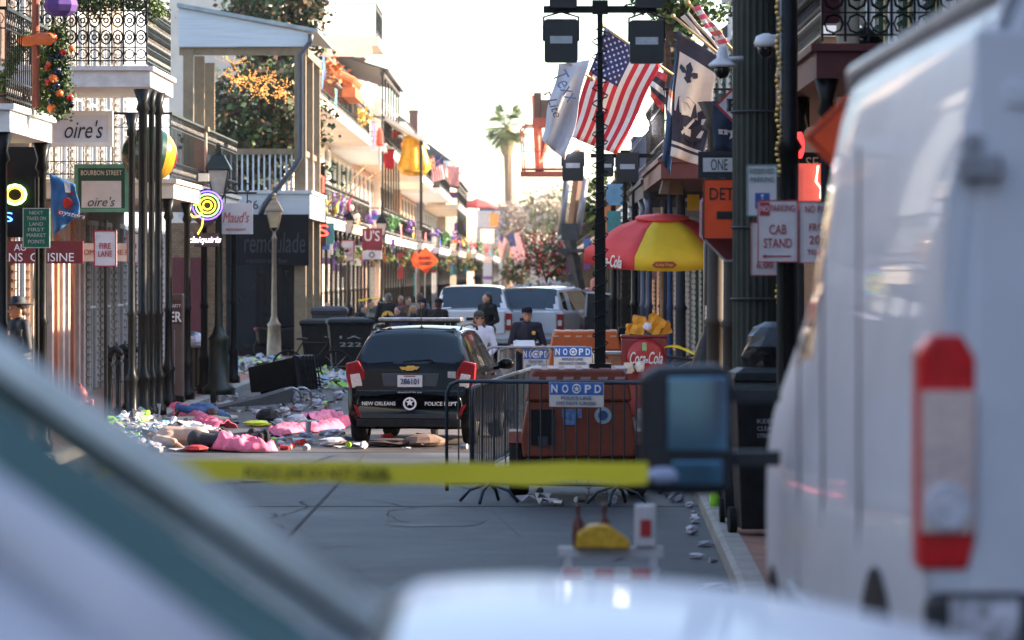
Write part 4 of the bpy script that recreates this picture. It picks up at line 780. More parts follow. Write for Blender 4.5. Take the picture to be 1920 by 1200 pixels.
# white canvas bag in basket
# ---------------------------------------------------------------- street lamps
def street_lamp(label, px, d, ztop, mat, x=None, base=True, group='lantern street lamps', z0=.132, glass=None):
    t = thing('street_lamp', label, 'street lamp', (x if x is not None else X(px, d), d, z0), 0, group); h = ztop-z0; k = h/4.6
    b = MB(); b.lathe([(.3*k, 0), (.3*k, .12*k), (.2*k, .2*k), (.17*k, .95*k), (.19*k, 1.02*k), (.12*k, 1.1*k), (.075*k, 1.25*k), (.055*k, 3.3*k), (.08*k, 3.34*k), (.05*k, 3.38*k), (.04*k, 3.52*k)], n=16, flute=.1); b.build('post', mat, t, True)
    ln = MB()
    for sx, sy in ((-1,-1),(1,-1),(1,1),(-1,1)):
        ln.tube([(0, 0, 3.45*k), (sx*.1*k, sy*.1*k, 3.6*k), (sx*.19*k, sy*.19*k, 4.05*k)], .014*k, 4)
    ln.rings([[(sx*r_*k, sy*r_*k, z_*k) for sx, sy in ((-1,-1),(1,-1),(1,1),(-1,1))] for r_, z_ in ((.2, 4.05), (.235, 4.06), (.22, 4.1), (.1, 4.32), (.06, 4.34), (.06, 4.42), (.02, 4.46))])
    ln.ball((0, 0, 4.5*k), .05*k, 8, 6); lo = ln.build('lantern', mat, t)
    g = MB(); g.rings([[(sx*r_*k, sy*r_*k, z_*k) for sx, sy in ((-1,-1),(1,-1),(1,1),(-1,1))] for r_, z_ in ((.095, 3.62), (.178, 4.04))]); g.build('glass', glass or M('lantern_glass', (.5,.47,.45), .25, 0, .2, 6), lo)
    return t
street_lamp('dark green lantern lamp post beside the slatted litter bin', 410, 66, Z(262, 66), M('lamp_green', (.012,.022,.018), .4, .2, .3, 8))
street_lamp('gold painted lantern lamp post in front of the timber gallery', 514, 90, Z(358, 90), M('lamp_gold', (.24,.18,.12), .45, .3, .3, 8), glass=M('gold_glass', (.5,.38,.24), .3))
street_lamp('black lantern lamp post left of the dark red hanging banner', 653, 127, Z(384, 127), iron)
street_lamp('black lantern lamp post right of the dark red hanging banner', 716, 143, Z(392, 143), iron)
street_lamp('small far lantern post below the green and yellow signs', 906, 262, 4.6, iron, x=-5.2)
# ---------------------------------------------------------------- posts and furniture at the near left
for i, (px, d, r_, zt) in enumerate(((247, 54.5, .055, 4.6), (268, 55.4, .075, 5.0), (284, 55.7, .05, 5.0), (297, 56.4, .06, 5.0))):
    b = MB(); fluted_post(b, 0, 0, 0, zt-.13, r_); o = b.build('iron_post', iron, None, True, (X(px, d), d, .132))
    tag(o, ('leftmost slim black iron post of the cluster holding the lace gallery', 'thickest black iron post of the cluster holding the lace gallery', 'thin third black iron post of the cluster holding the lace gallery', 'rightmost black iron post of the cluster holding the lace gallery')[i], 'post', 'iron gallery posts')
for i, (px, d) in enumerate(((212, 55), (228, 56.2), (243, 57.5))):
    b = MB(); b.lathe([(.07, 0), (.07, .1), (.04, .14), (.04, .75), (.06, .8), (.035, .84)], n=12); 
    b.tube([(0, 0, .84), (0, 0, .92), (.02, 0, 1.0), (.08, 0, 1.03), (.16, 0, .97), (.19, 0, .93)], [.045, .055, .06, .06, .045, .03], 8); b.box((-.02, 0, 1.05), (.03, .05, .06))
    o = b.build('hitching_post', iron, None, True, (X(px, d)-.05, d, .132)); tag(o, ('nearest horse head hitching post at the left kerb', 'middle horse head hitching post at the left kerb', 'farthest horse head hitching post, against the black posts')[i], 'hitching post', 'horse head hitching posts')
t = thing('newspaper_box', 'brown upright pay station with white letters ER beside the black posts', 'kiosk', (X(329, 62), 62, .132))
b = MB(); b.box((0, 0, .95), (.27, .3, 1.7)); b.build('cabinet', M('kiosk_brown', (.1,.065,.055), .5), t, bevel=.02); b = MB(); b.box((0, 0, .05), (.3, .32, .1)); b.build('base', iron, t)
b = MB(); b.box((0, -.155, 1.5), (.23, .01, .4)); b.build('sign_panel', M('kiosk_panel', (.07,.02,.02), .5), t); lettering('ER', .17, (.02, -.165, 1.42), cw, t, .2, bold=.02); lettering('PARTY', .06, (.02, -.165, 1.6), cw, t, .17)
b = MB(); b.box((.0, -.16, .75), (.012, .008, .9)); b.build('door_strip', steel, t)
def litter_bin(label, x, d):
    t = thing('litter_bin', label, 'litter bin', (x, d, .132)); b = MB()
    for k in range(18):
        a = k*math.pi/9; b.box((math.cos(a)*.25, math.sin(a)*.25, .45), (.02, .06, .85), rz=a)
    b.ring((0, 0, .08), .25, .02, 'z', 18); b.ring((0, 0, .86), .25, .025, 'z', 18); b.build('slats', M('bin_bronze', (.1,.07,.045), .5, .2), t)
    b = MB(); b.lathe([(.22, .04), (.22, .85)], n=14); b.build('liner', black, t, True); b = MB(); b.lathe([(.3, .98), (.32, 1.0), (.05, 1.1), (.01, 1.1)], n=14); b.build('lid', steel, t, True)
    b = MB()
    for k in range(4): b.cyl((math.cos(k*1.57)*.24, math.sin(k*1.57)*.24, .86), (math.cos(k*1.57)*.24, math.sin(k*1.57)*.24, .99), .012, n=5)
    b.build('lid_support', iron, t)
litter_bin('bronze slatted litter bin overflowing next to the green lamp post', X(361, 67), 67)
o = MB().ball((0, 0, 0), (.2, .18, .12), 9, 6, .2).build('plastic_bag', whitec, None, False, (X(366, 66.8), 66.8, 1.05)); tag(o, 'white plastic bag bulging out of the slatted litter bin', 'bag')
t = thing('fire_hydrant', 'red fire hydrant on the left pavement among litter', 'hydrant', (X(150, 52), 52, .132))
t.scale = (.8, .8, .8); b = MB(); b.lathe([(.16, 0), (.16, .05), (.11, .08), (.11, .5), (.14, .53), (.13, .6), (.08, .68), (.03, .7), (.03, .75)], n=14); b.cyl((-.2, 0, .42), (.2, 0, .42), .05); b.cyl((0, -.2, .4), (0, 0, .4), .06); b.build('barrel', M('hydrant_red', (.14,.008,.008), .6), t, True)
b = MB(); b.cyl((-.23, 0, .42), (-.19, 0, .42), .065); b.cyl((.19, 0, .42), (.23, 0, .42), .065); b.build('cap', M('hyd_cap', (.45,.1,.08)), t)
def wheelie(label, loc, rz=0, lying_=False, h=1.1, w_=.62, mat=blackp, txt=None, group='black wheeled bins', open_=False):
    t = thing('wheeled_bin', label, 'bin', loc, rz, group); w2 = w_/2
    def Rr(p): return p
    b = MB(); b.rings([[(sx*a, sy*c_, z_) for sx, sy in ((-1,-1),(1,-1),(1,1),(-1,1))] for a, c_, z_ in ((w2*.78, w2*.8, .06), (w2*.98, w2*1.08, h*.92), (w2*1.05, w2*1.15, h*.93), (w2*1.05, w2*1.15, h*.97))]); b.build('bin_body', mat, t, bevel=.02)
    b = MB(); b.rings([[(sx*w2*1.08, w2*1.2 if sy > 0 else -w2*1.22, h*.975) for sx, sy in ((-1,-1),(1,-1),(1,1),(-1,1))], [(sx*w2*1.0, sy*w2*1.1, h*1.02) for sx, sy in ((-1,-1),(1,-1),(1,1),(-1,1))], [(sx*w2*.7, sy*w2*.8, h*1.05) for sx, sy in ((-1,-1),(1,-1),(1,1),(-1,1))]]); b.build('lid', mat, t)
    b = MB(); b.tube([(-w2*.9, w2*1.3, h*.9), (w2*.9, w2*1.3, h*.9)], .02); b.build('handle', mat, t)
    for sx in (-1, 1):
        b = MB(); b.cyl((sx*w2*.75, w2*.85, .11), (sx*w2*1.0, w2*.85, .11), .11, n=16); b.build('wheel', rubber, t)
    if txt:
        for k, s_ in enumerate(txt): lettering(s_, .09 if h < 1.3 else .035, (0, -w2*.98-.01, h*(.72-(.14 if h < 1.3 else .045)*k)), M('bin_print', (.3,.31,.33), .7), t, w_*(.5 if h < 1.3 else .3), rx=R(-5))
    return t
wheelie('black wheeled bin with pale stencilled marks between the timber post and the hatchback', (X(655, 82), 82, 0), R(6), h=1.25, w_=.95, txt=['1X', '222'])
wheelie('black wheeled bin directly right of the tan post', (X(604, 84), 84, 0), R(-5), h=1.2, w_=.85)
t = wheelie('grey lidded bin behind the two stencilled black bins', (X(618, 86.5), 86.5, 0), 0, h=1.45, w_=.8, mat=dgrey)
t = wheelie('black bin toppled on its side in the road with its grille showing', (X(474, 69), 69, .3), 0, h=1.15, w_=.6); t.rotation_euler = (0, R(82), R(-25)); 
b = MB()
for i in range(5): b.box((-.25+i*.125, 0, 1.24), (.03, .6, .02)); b.box((0, -.25+i*.125, 1.25), (.6, .03, .02))
b.build('grille', blackp, t)
t = wheelie('tall dark wheeled bin with white text standing behind the van mirror', (X(1432, 30.2), 30.4, .13), R(4), h=1.3, w_=.5, txt=['KEEP', 'CLEAN', 'STREETS'])
o = MB().ball((0, 0, 0), (.3, .25, .26), 12, 9, .12).build('bin_bag', bag, None, False, (X(1462, 30.5), 30.6, 1.62)); tag(o, 'glossy black bin bag piled on top of the tall dark wheeled bin', 'bag')
t = wheelie('squat black bin at the right kerb left of the tall one', (X(1392, 31.5), 31.7, .13), 0, h=1.1, w_=.35)
# bag heap by the group
random.seed(5)
bagpos = [(640,.0),(652,.35),(664,.1),(676,.5),(690,.15),(702,.6),(715,.3),(726,.7),(738,.45),(670,.8),(650,.65),(698,.95),(712,1.05),(725,1.0),(688,.75)]
for i, (px, z) in enumerate(bagpos):
    dd_ = 93+random.uniform(-1.5, 1.5)
    b = MB(); r_ = random.uniform(.3, .42); b.ball((0, 0, 0), (r_, r_*.85, r_*.7), 10, 7, .15); b.cyl((0, 0, r_*.6), (.03, 0, r_*.85), .05, .09, 6)
    o = b.build('bin_bag', bag, None, False, (X(px, dd_), dd_, z+r_*.6)); tag(o, 'stuffed black bin bag in the heap behind the hatchback', 'bag', 'bin bags in the heap')
cloth('police_tape', 'short yellow tape strip stretched beside the bag heap', [(X(672, 96), 96, 1.6), (X(708, 96), 96, 1.65)], .12, yellow, z=.0, amp=.01, cat='tape', nv=3, nu=6, over=.1)
t = thing('bicycle', 'dark bicycle lying against the black wheeled bins', 'bicycle', (X(585, 78), 78, .33), R(10))
for q in (-.5, .5):
    b = MB(); b.ring((q, 0, 0), .33, .022, 'y', 24); wo = b.build('wheel', rubber, t, True); b = MB()
    for k in range(8): b.cyl((q, 0, 0), (q+math.cos(k*.785)*.32, 0, math.sin(k*.785)*.32), .004, n=4)
    b.build('spokes', steel, wo)
b = MB(); b.tube([(-.5, 0, 0), (-.2, 0, .5), (.35, 0, .5), (.5, 0, 0)], .018); b.tube([(-.2, 0, .5), (-.05, 0, 0), (.35, 0, .5)], .018); b.tube([(-.5, 0, 0), (-.05, 0, 0)], .014); b.build('frame', black, t)
b = MB(); b.tube([(.3, -.25, .62), (.35, 0, .6), (.3, .25, .62)], .015); b.cyl((.35, 0, .5), (.35, 0, .62), .015); b.build('handlebar', black, t); b = MB(); b.ball((-.22, 0, .58), (.13, .06, .03)); b.build('saddle', black, t)
t = thing('wheelchair', 'folded black pushchair with thin wheels lying in the litter', 'pushchair', (X(505, 62), 62, .02), R(20))
b = MB(); b.prism([(-1.0, .03), (.3, .1), (.35, .35), (-.2, .2)], -.25, .25); b.build('canopy', M('grey_fabric', (.05,.055,.06), .8), t)
for q in (.35, .55):
    b = MB(); b.ring((q, -.2+q*.3, .18), .17, .02, 'y', 18); b.build('wheel', steel, t)
t = thing('motorcycle', 'dark scooter with a red tail lamp parked behind the gold lamp post', 'scooter', (X(535, 94), 94, .132), R(15))
b = MB(); b.rings([[(x_, y_, z_) for x_, z_ in ((-.7,.35),(.5,.3),(.75,.7),(.55,1.05),(.35,.8),(-.2,.75),(-.75,.8))] for y_ in (-.16, .16)]); b.build('body', black, t, bevel=.05)
for q in (-.55, .6):
    b = MB(); b.cyl((q, -.06, .26), (q, .06, .26), .26, n=20); b.build('wheel', rubber, t)
b = MB(); b.ball((-.76, -.05, .75), .06); b.build('tail_lamp', lampred, t); b = MB(); b.ball((.35, -.2, .95), .1); b.build('mirror', steel, t)
# ---------------------------------------------------------------- litter
random.seed(21)
cup = MB(); cup.lathe([(.03, 0), (.045, .12), (.047, .125), (.04, .12)], n=10); can = MB(); can.lathe([(.028, 0), (.033, .01), (.033, .115), (.026, .12)], n=10)
def scrap(n=7, r=.1):
    b = MB(); vs = [(math.cos(k*6.283/n)*r*random.uniform(.5, 1.2), math.sin(k*6.283/n)*r*random.uniform(.5, 1.2), random.uniform(0, .07)) for k in range(n)]
    b.add([(0, 0, .06)]+vs, [(0, k+1, (k+1) % n+1) for k in range(n)]); return b
def litterproto(nm, mb, mat, lab, grp): 
    o = mb.build(nm, mat, None, False, (0, 0, 0)); tag(o, lab, 'litter', grp); return [o, 0]
clear = M('clear_cup', (.3,.3,.33), .2, 0, .2, 9); neon = M('neon_green', (.35,.75,.05), .4, 0, .2, 9); neony = M('neon_yellow', (.7,.75,.05), .5, 0, .2, 9)
protos = {
 'cup': litterproto('plastic_cup', cup, clear, 'translucent plastic drinks cup dropped on the ground', 'plastic cups'),
 'green': litterproto('plastic_cup', cup, neon, 'bright lime green plastic cup dropped on the ground', 'green cups'),
 'can': litterproto('drink_can', can, steel, 'small silver drink can dropped on the ground', 'drink cans'),
 'red': litterproto('plastic_cup', cup, red, 'bright red plastic cup dropped on the ground', 'red cups'),
 'paper': litterproto('paper_scrap', scrap(8, .13), M('litter_white', (.4,.38,.38), .8, 0, .2, 9), 'crumpled off white paper scrap dropped on the ground', 'paper scraps'),
 'brown': litterproto('cardboard_scrap', scrap(5, .14), M('card', (.3,.18,.1), .8, 0, .2, 9), 'torn brown cardboard scrap dropped on the ground', 'cardboard scraps'),
 'dark': litterproto('dark_wrapper', scrap(6, .11), M('dark_wrap', (.03,.03,.035), .4, 0, .3, 9), 'crumpled black wrapper dropped on the ground', 'black wrappers'),
 'bagw': litterproto('carrier_bag', MB().ball((0, 0, .06), (.14, .11, .07), 9, 6, .35), M('thin_bag', (.36,.36,.42), .4, 0, .2, 9), 'thin white carrier bag crumpled on the ground', 'carrier bags'),
}
def drop(kind, x, y, z=0, s=1, zone=None):
    o, used = protos[kind][:2]
    if not used: protos[kind].append((o['label'], o['group']))
    if used: o = o.copy(); S.collection.objects.link(o)
    protos[kind][1] = 1
    zone = zone or ('along the right kerb gutter' if x > 1 else ('behind the hatchback bumper' if y < 52 and x > -2.6 else ('beside the left kerb in the foreground' if y < 56 and x < -4.2 else ('between the blankets and the hatchback' if y < 62 else ('around the toppled black bin' if y < 78 else 'in front of the wheeled bins')))))
    lb, gr = protos[kind][2]; o['label'] = lb.replace('dropped on the ground', zone).replace('crumpled on the ground', 'lying '+zone); o['group'] = gr+' '+zone
    flat = kind in ('cup', 'green', 'can', 'red') and random.random() < .8
    o.location = (x, y, z+(.035*s if flat else 0)); o.rotation_euler = (R(90) if flat else 0, 0, random.uniform(0, 6.28)); k = s*random.uniform(.6, 1.4); o.scale = (k*random.uniform(.7, 1.3), k*random.uniform(.6, 1.2), k*random.uniform(.6, 1.5)) if not flat else (k, k, k)
def gl(px, py): return X(px, 15750/(py-515)), 15750/(py-515)
def zz(x): return .135 if x < -5.6 else (.135 if x > 1.75 else .004)
kinds = ['cup']*5+['green']*2+['can']+['red']+['paper']*5+['brown']*2+['dark']*2+['bagw']*3
for n_, (xa, xb, ya, yb_) in ((100, (230, 340, 795, 848)), (60, (420, 640, 742, 775)), (50, (480, 650, 790, 846)), (40, (440, 640, 690, 735)), (20, (400, 640, 775, 800)), (18, (300, 640, 815, 848)), (18, (640, 900, 822, 845)), (14, (390, 440, 735, 765)), (14, (250, 440, 735, 765))):
    for i in range(n_):
        px, py = random.uniform(xa, xb), random.uniform(ya, yb_); x, y = gl(px, py); drop(random.choice(kinds), x, y, zz(x), .85)
for i in range(26):
    u = random.random(); x = 1.62-.25*max(0, 1-(21.5+u*18-21)/16)-random.uniform(.02, .28); y = 21.5+u*18; drop(random.choice(['cup', 'bagw', 'paper', 'can', 'bagw']), x, y, .004, .5)
for i in range(10):
    x, y = gl(random.uniform(960, 1180), random.uniform(925, 950)); drop(random.choice(['cup', 'paper', 'can']), x, y, .004, .8)
# uncountable heap of crushed cups and bags at the bins' feet
b = MB(); random.seed(3); mats = [clear, M('litter_white'), neon, M('thin_bag'), dgrey, lblue]
for i in range(260):
    px, py = (random.gauss(605, 28), random.gauss(714, 9)) if i < 110 else ((random.gauss(270, 28), random.gauss(825, 10)) if i < 190 else (random.gauss(480, 50), random.gauss(702, 8)))
    x, y = gl(px, max(py, 692)); z = zz(x)+random.uniform(.03, .14); v = Vector((random.gauss(0, 1), random.gauss(0, 1), random.gauss(0, .4))).normalized()*.12; b.m = random.choice((0, 0, 1, 2, 3)); b.cyl((x, y, z), Vector((x, y, z))+v, .03, .045, 8)
for i in range(1500):
    if i < 700: px, py = random.gauss(605, 28), random.gauss(715, 9)
    elif i < 1050: px, py = random.gauss(270, 28), random.gauss(825, 10)
    else: px, py = random.gauss(470, 42), random.gauss(700, 6)
    py = max(py, 690)
    x, y = gl(px, py); b.m = random.choice((0, 0, 1, 1, 2, 3, 3, 4, 5)); r_ = random.uniform(.04, .12); z = zz(x)+random.uniform(0, .14)
    n = 5; vs = [(x+math.cos(k*1.257)*r_*random.uniform(.4, 1.5), y+math.sin(k*1.257)*r_*random.uniform(.4, 1.5), z+random.uniform(-.3, .8)*r_) for k in range(n)]
    b.add([(x, y, z+r_*random.uniform(.2, 1.1))]+vs, [(0, k+1, (k+1) % n+1) for k in range(n)])
o = b.build('litter_heap', mats); tag(o, 'drifts of crushed cups and plastic at the foot of the bins and kerb', 'litter', kind='stuff')
for nm, lb, px, py, m_, sz in (('helmet', 'small black bag with a white tag lying alone on the road', 503, 795, black, (.17, .13, .13)), ('jacket', 'neon yellow vest crumpled near the small black bag', 482, 800, neony, (.2, .12, .05)), ('jacket', 'neon yellow vest crumpled beside the denim clothed person', 366, 803, neony, (.22, .13, .05)),
                           ('box', 'flat red carton beside the person at the left kerb', 368, 848, red, (.15, .1, .05)), ('shoe', 'upright black shoe sticking out of the bright pink blanket', 473, 845, black, (.07, .05, .16)), ('boot', 'pair of dark boots left by the rear wheel of the hatchback', 636, 836, black, (.2, .12, .07)),
                           ('bottle', 'dark bottle with a gold cap standing by the lamp post', 400, 762, black, (.05, .05, .16)), ('rag', 'dark rag lying on the road under the hatchback tail', 735, 838, M('rag', (.05,.03,.03), .9), (.35, .2, .06)), ('rag', 'brown crumpled rag right of the dark one under the hatchback', 795, 838, M('rag2', (.18,.11,.08), .9), (.3, .2, .09)), ('rag', 'blue flattened scrap on the crossing just past the yellow tape', 476, 904, M('bluescrap', (.03,.05,.2), .6), (.13, .12, .01))):
    x, y = gl(px, py); o = MB().ball((0, 0, sz[2]*.85), sz, 10, 7, .18).build(nm, m_, None, False, (x, y, .006)); tag(o, lb, nm)
o = MB().box((0, 0, .02), (1.1, .3, .04)).build('kerb_plank', M('old_timber', (.3,.26,.2), .8, 0, .3, 3), None, False, (-5.0, 55.5, .09), bevel=.01); o.rotation_euler = (.1, 0, R(52)); tag(o, 'grey plank lying askew from kerb to road in the litter', 'plank')
# ---------------------------------------------------------------- signs and flags
greensgn = M('sign_green', (.01,.2,.1), .4, 0, .1); sred = M('sign_red', (.4,.02,.035), .45, 0, .1); swhite = M('sign_white', (.62,.6,.62), .45, 0, .1); sorange = M('sign_orange', (.95,.085,.006), .5, 0, .12); ink = M('sign_black_ink', (.015,.015,.015), .6)
def neonm(n, c, e=4): return M(n, c, emit=e*.3)
# near left
t = board('street_sign', 'green parking board with five rows of small white text on a pole', 'sign', (43, 390, 94, 465), 44, greensgn, [('NEXT', .12, .08, cw, .5), ('TAXES ON', .26, .09, cw, .7), ('LAND', .4, .09, cw, .5), ('FIRST', .54, .09, cw, .6), ('MARKET', .68, .09, cw, .7), ('POINTS', .84, .09, cw, .6)], cw, post=(0, 3.4, iron), round_=.08, bw=.03)
board('shop_sign', 'long maroon restaurant board with white ORLEANS CUISINE lettering', 'sign', (-70, 452, 156, 494), 52, M('maroon_board', (.16,.015,.02), .5), [('AU', .28, .3, cw, .1, 0, -.02), ('ORLEANS  CUISINE', .72, .38, cw, .85)], th=.08, rz=0)
t = board('shop_sign', 'white framed sign with black script ending in re\'s below the lace gallery', 'sign', (92, 208, 212, 275), 57, swhite, [("oire's", .52, .5, ink, .6, .3, .05)], ivory, th=.12, bw=.12)
t = board('shop_sign', 'green framed street sign board with white lower panel under the balcony', 'sign', (140, 308, 242, 398), 58.5, M('frame_green', (.01,.06,.04), .5), [("BOURBON STREET", .18, .1, ivory, .75), ("oire's", .78, .2, M('ink_green', (.02,.06,.03)), .5, .3)], M('green_trim', (.1,.3,.2), .5), th=.12, bw=.08)
b = MB(); b.box((0, -.059, .28), (.62, .006, .42)); b.build('lower_panel', swhite, t)
board('shop_sign', 'pale lit fascia board reading HOME and HURRICANE over the left shutters', 'sign', (140, 456, 262, 490), 60, M('pale_lit', (.75,.6,.52), .5), [('HOME OF THE HU', .5, .3, M('red_ink', (.4,.1,.08)), .85)], th=.1)
board('parking_sign', 'red and white no parking fire lane sign on a dark pole at the left kerb', 'sign', (176, 432, 219, 500), 51, swhite, [('NO', .15, .15, cw, .3, 0, -.28), ('FIRE', .43, .16, sred, .5), ('LANE', .64, .16, sred, .6)], sred, post=(0, 3.0, iron), bw=.05, dz=.1)
t2 = bpy.context.scene.objects[-1] if 0 else None
board('parking_sign', 'second fire lane sign half hidden behind the iron post cluster', 'sign', (238, 437, 262, 494), 58, swhite, [('FI', .43, .16, sred, .5), ('LA', .64, .16, sred, .5)], sred, bw=.08)
def neon_thing(name, label, px, py, d, parts):
    t = thing(name, label, 'neon sign', tuple(at(px, py, d)))
    for nm, mb, m_ in parts: mb.build(nm, m_, t)
    return t
d = 46; k = d/FP
b1 = MB(); b1.ring((20*k, 0, 0), 20*k, .018, rz=.9); b2 = MB(); b2.ring((20*k, 0, 0), 15*k, .015, rz=.9); b3 = MB(); b3.ring((-18*k, 0, 0), 20*k, .018, rz=.9, a0=90, a1=330); bk = MB().box((-20*k, .08, 5*k), (170*k, .04, 170*k))  # oversized black backing board stands in for the dark under the gallery
t = neon_thing('neon_sign', 'rainbow neon letters glowing under the nearest left gallery with blue neon below', 8, 365, d, [('backing', bk, black), ('tube', b1, neonm('neon_lime', (.3,1,.2))), ('tube', b2, neonm('neon_amber', (1,.45,.05))), ('tube', b3, neonm('neon_red', (1,.08,.05)))])
lettering('IS', 18*k, (2*k, 0, -42*k), neonm('neon_blue', (.1,.35,1)), t, 28*k, name='blue_letters'); b = MB(); b.ball((-4*k, 0, 42*k), (8*k, .03, 10*k)); b.build('red_lamp', neonm('neon_red', (1,.08,.05)), t)
def banner(name, label, cat, C, d, matfn, mats, nu=14, nv=14, amp=.05, ph=0, th=.006, staff=None, group=None, dep=(0,0,0,0)):
    """cloth with photo corners C = (P00, P01, P11, P10); u runs from 0 to 1 along the fly, v along the staff"""
    P = [at(c[0], c[1], d+dep[i]) for i, c in enumerate(C)]; o0 = (P[0]+P[2])/2; P = [p-o0 for p in P]
    def f(u, v):
        p = P[0]*(1-u)*(1-v)+P[1]*(1-u)*v+P[2]*u*v+P[3]*u*(1-v); q = p.copy()
        q.y += amp*math.sin(v*9+u*3+ph)*(.25+u)+amp*.5*math.sin(u*8+v*4+ph); q.x += amp*.25*math.sin(u*9+ph+v*2); return q
    t = thing(name, label, cat, tuple(o0), 0, group); b = MB()
    for i in range(nu):
        for j in range(nv):
            b.m = matfn((i+.5)/nu, (j+.5)/nv); b.add([f(i/nu, j/nv), f((i+1)/nu, j/nv), f((i+1)/nu, (j+1)/nv), f(i/nu, (j+1)/nv)], [(0, 1, 2, 3)])
    o = b.build('cloth', mats, t, True); wl = o.modifiers.new('w', 'WELD'); wl.merge_threshold = .001
    s_ = o.modifiers.new('s', 'SOLIDIFY'); s_.thickness = th
    if staff:
        b = MB(); a_, e_ = at(*staff[0], d+.03)-o0, at(*staff[1], d+(staff[2] if len(staff) > 2 else .03))-o0; b.cyl(a_, e_, .018, n=8); b.ball(a_, .035, 8, 6); b.build('staff', M('staff_wood', (.4,.28,.12), .5), t, True)
    return t, f
def paint(t, f, name, mat, polys, off=.012):
    b = MB()
    for pl in polys:
        n = len(pl); q = [f(u, v)+Vector((0, -off, 0)) for u, v in pl]; b.add(q, [tuple(range(n))])
    b.build(name, mat, t)
fr = M('flag_red', (.55,.02,.035), .8, 0, .12, 8, .3); fw = M('flag_white', (.72,.66,.64), .8, 0, .1, 8, .3); fb = M('flag_blue', (.03,.035,.13), .8, 0, .2, 8, .3)
def usm(u, v): return 2 if (u < .4 and v < 7/13) else (0 if int(v*13) % 2 == 0 else 1)
def usflag(label, C, d, staff, amp=.04, star=True, **k):
    t, f = banner('flag', label, 'flag', C, d, usm, [fr, fw, fb], 20, 26, amp, staff=staff, **k)
    if star:
        pl = []
        for r_ in range(9):
            for c_ in range(6 if r_ % 2 == 0 else 5):
                cu, cv = .4*((c_*2+1+(r_ % 2))/12), 7/13*((r_+1)/10)
                pl.append([(cu+math.sin(R(k*36))*(.0155 if k % 2 == 0 else .0065), cv-math.cos(R(k*36))*(.026 if k % 2 == 0 else .011)) for k in range(10)])
        paint(t, f, 'stars', fw, pl)
    return t
usflag('large stars and stripes flag hanging between the light tower lamp heads', ((1134, 52), (1238, 122), (1158, 290), (1064, 255)), 50, ((1128, 48), (1262, 140)), .05)
usflag('small stars and stripes flag on the left gallery beside the gold fabric', ((830, 290), (800, 300), (806, 345), (835, 335)), 205, ((842, 268), (818, 312)), .06, star=False)
usflag('faded stars and stripes flag hanging low over the far street', ((950, 440), (975, 436), (988, 492), (965, 500)), 330, ((938, 470), (985, 425)), .06, star=False)
usflag('distant stars and stripes flag just above the red parasol on the left row', ((940, 436), (950, 452), (940, 486), (932, 470)), 335, ((928, 462), (958, 430)), .05, star=False)
t, f = banner('flag', 'white flag with blue and grey lettering left of the large striped flag', 'flag', ((1048, 120), (1104, 112), (1062, 300), (1014, 262)), 49, lambda u, v: 0, [M('flag_pale', (.5,.5,.55), .8, 0, .12, 6, .3)], 16, 14, .07, staff=((1110, 148), (1052, 108)))
lettering('Texx', .2, (.05, -.1, .33), M('flag_ltr', (.12,.22,.42), .8), t, .42, .2, lean=R(60)); lettering('Lite', .12, (-.1, -.13, .05), M('flag_ltr2', (.1,.1,.13), .8), t, .25, .2, lean=R(70))
# black and gold team flag with helmet
fk = M('flag_black', (.025,.02,.035), .8, 0, .2, 8, .3); fc = M('flag_cream', (.6,.5,.42), .8, 0, .1, 8, .3)
def tm(u, v):
    if u > .9: return 1 if u > .93 or v < .5 and False else 0
    if .14 < u < .62 and (v > .06): return 1
    if .9 > u > .87: return 1
    return 0
d = 52; t, f = banner('flag', 'black and cream team flag with a fleur emblem and football helmet', 'flag', ((1270, 58), (1348, 108), (1318, 312), (1256, 292)), d, tm, [fk, fc], 40, 16, .06, staff=((1262, 30), (1395, 140)))
P_ = lambda pts: [(v_, u_) for u_, v_ in pts]
fle = [(.0,-.14),(.07,-.06),(.05,.0),(.1,-.03),(.17,-.05),(.19,.01),(.12,.05),(.06,.035),(.05,.07),(.08,.11),(0,.15),(-.08,.11),(-.05,.07),(-.06,.035),(-.12,.05),(-.19,.01),(-.17,-.05),(-.1,-.03),(-.05,0),(-.07,-.06)]
paint(t, f, 'fleur_emblem', fk, [[(.27+y*.62, .34+x*1.3) for x, y in fle]])
paint(t, f, 'helmet', fk, [[(.62, .1), (.5, .16), (.47, .4), (.5, .62), (.6, .66), (.66, .5), (.7, .2)], [(.56, .66), (.52, .78), (.53, .93), (.62, .97), (.76, .88), (.84, .6), (.82, .35), (.72, .12), (.68, .2), (.72, .5), (.66, .7)]])
paint(t, f, 'helmet_lines', fc, [[(.58, .2), (.53, .24), (.52, .4), (.56, .5), (.62, .45), (.64, .25)], [(.6, .78), (.58, .9), (.66, .88), (.68, .76)], [(.7, .66), (.7, .86), (.77, .8), (.78, .62)], [(.73, .3), (.73, .52), (.79, .52), (.79, .35)], [(.62, .58), (.64, .6), (.8, .28), (.78, .24)]], .02)
t, f = banner('flag', 'dark blue flag with orange and white band left of the team flag', 'flag', ((1270, 56), (1276, 60), (1258, 330), (1240, 300)), 54, lambda u, v: 1 if .45 < u < .52 else (2 if .52 < u < .6 else 0), [M('flag_navy', (.015,.05,.12), .8), M('flag_org', (.7,.2,.08), .8), fw], 18, 6, .05)
t, f = banner('flag', 'small red, black and white flag between the striped flag and team flag', 'flag', ((1222, 128), (1250, 140), (1244, 210), (1218, 180)), 57, lambda u, v: (0, 1, 2, 1, 0)[int(u*5)], [red, fk, fw], 15, 8, .05)
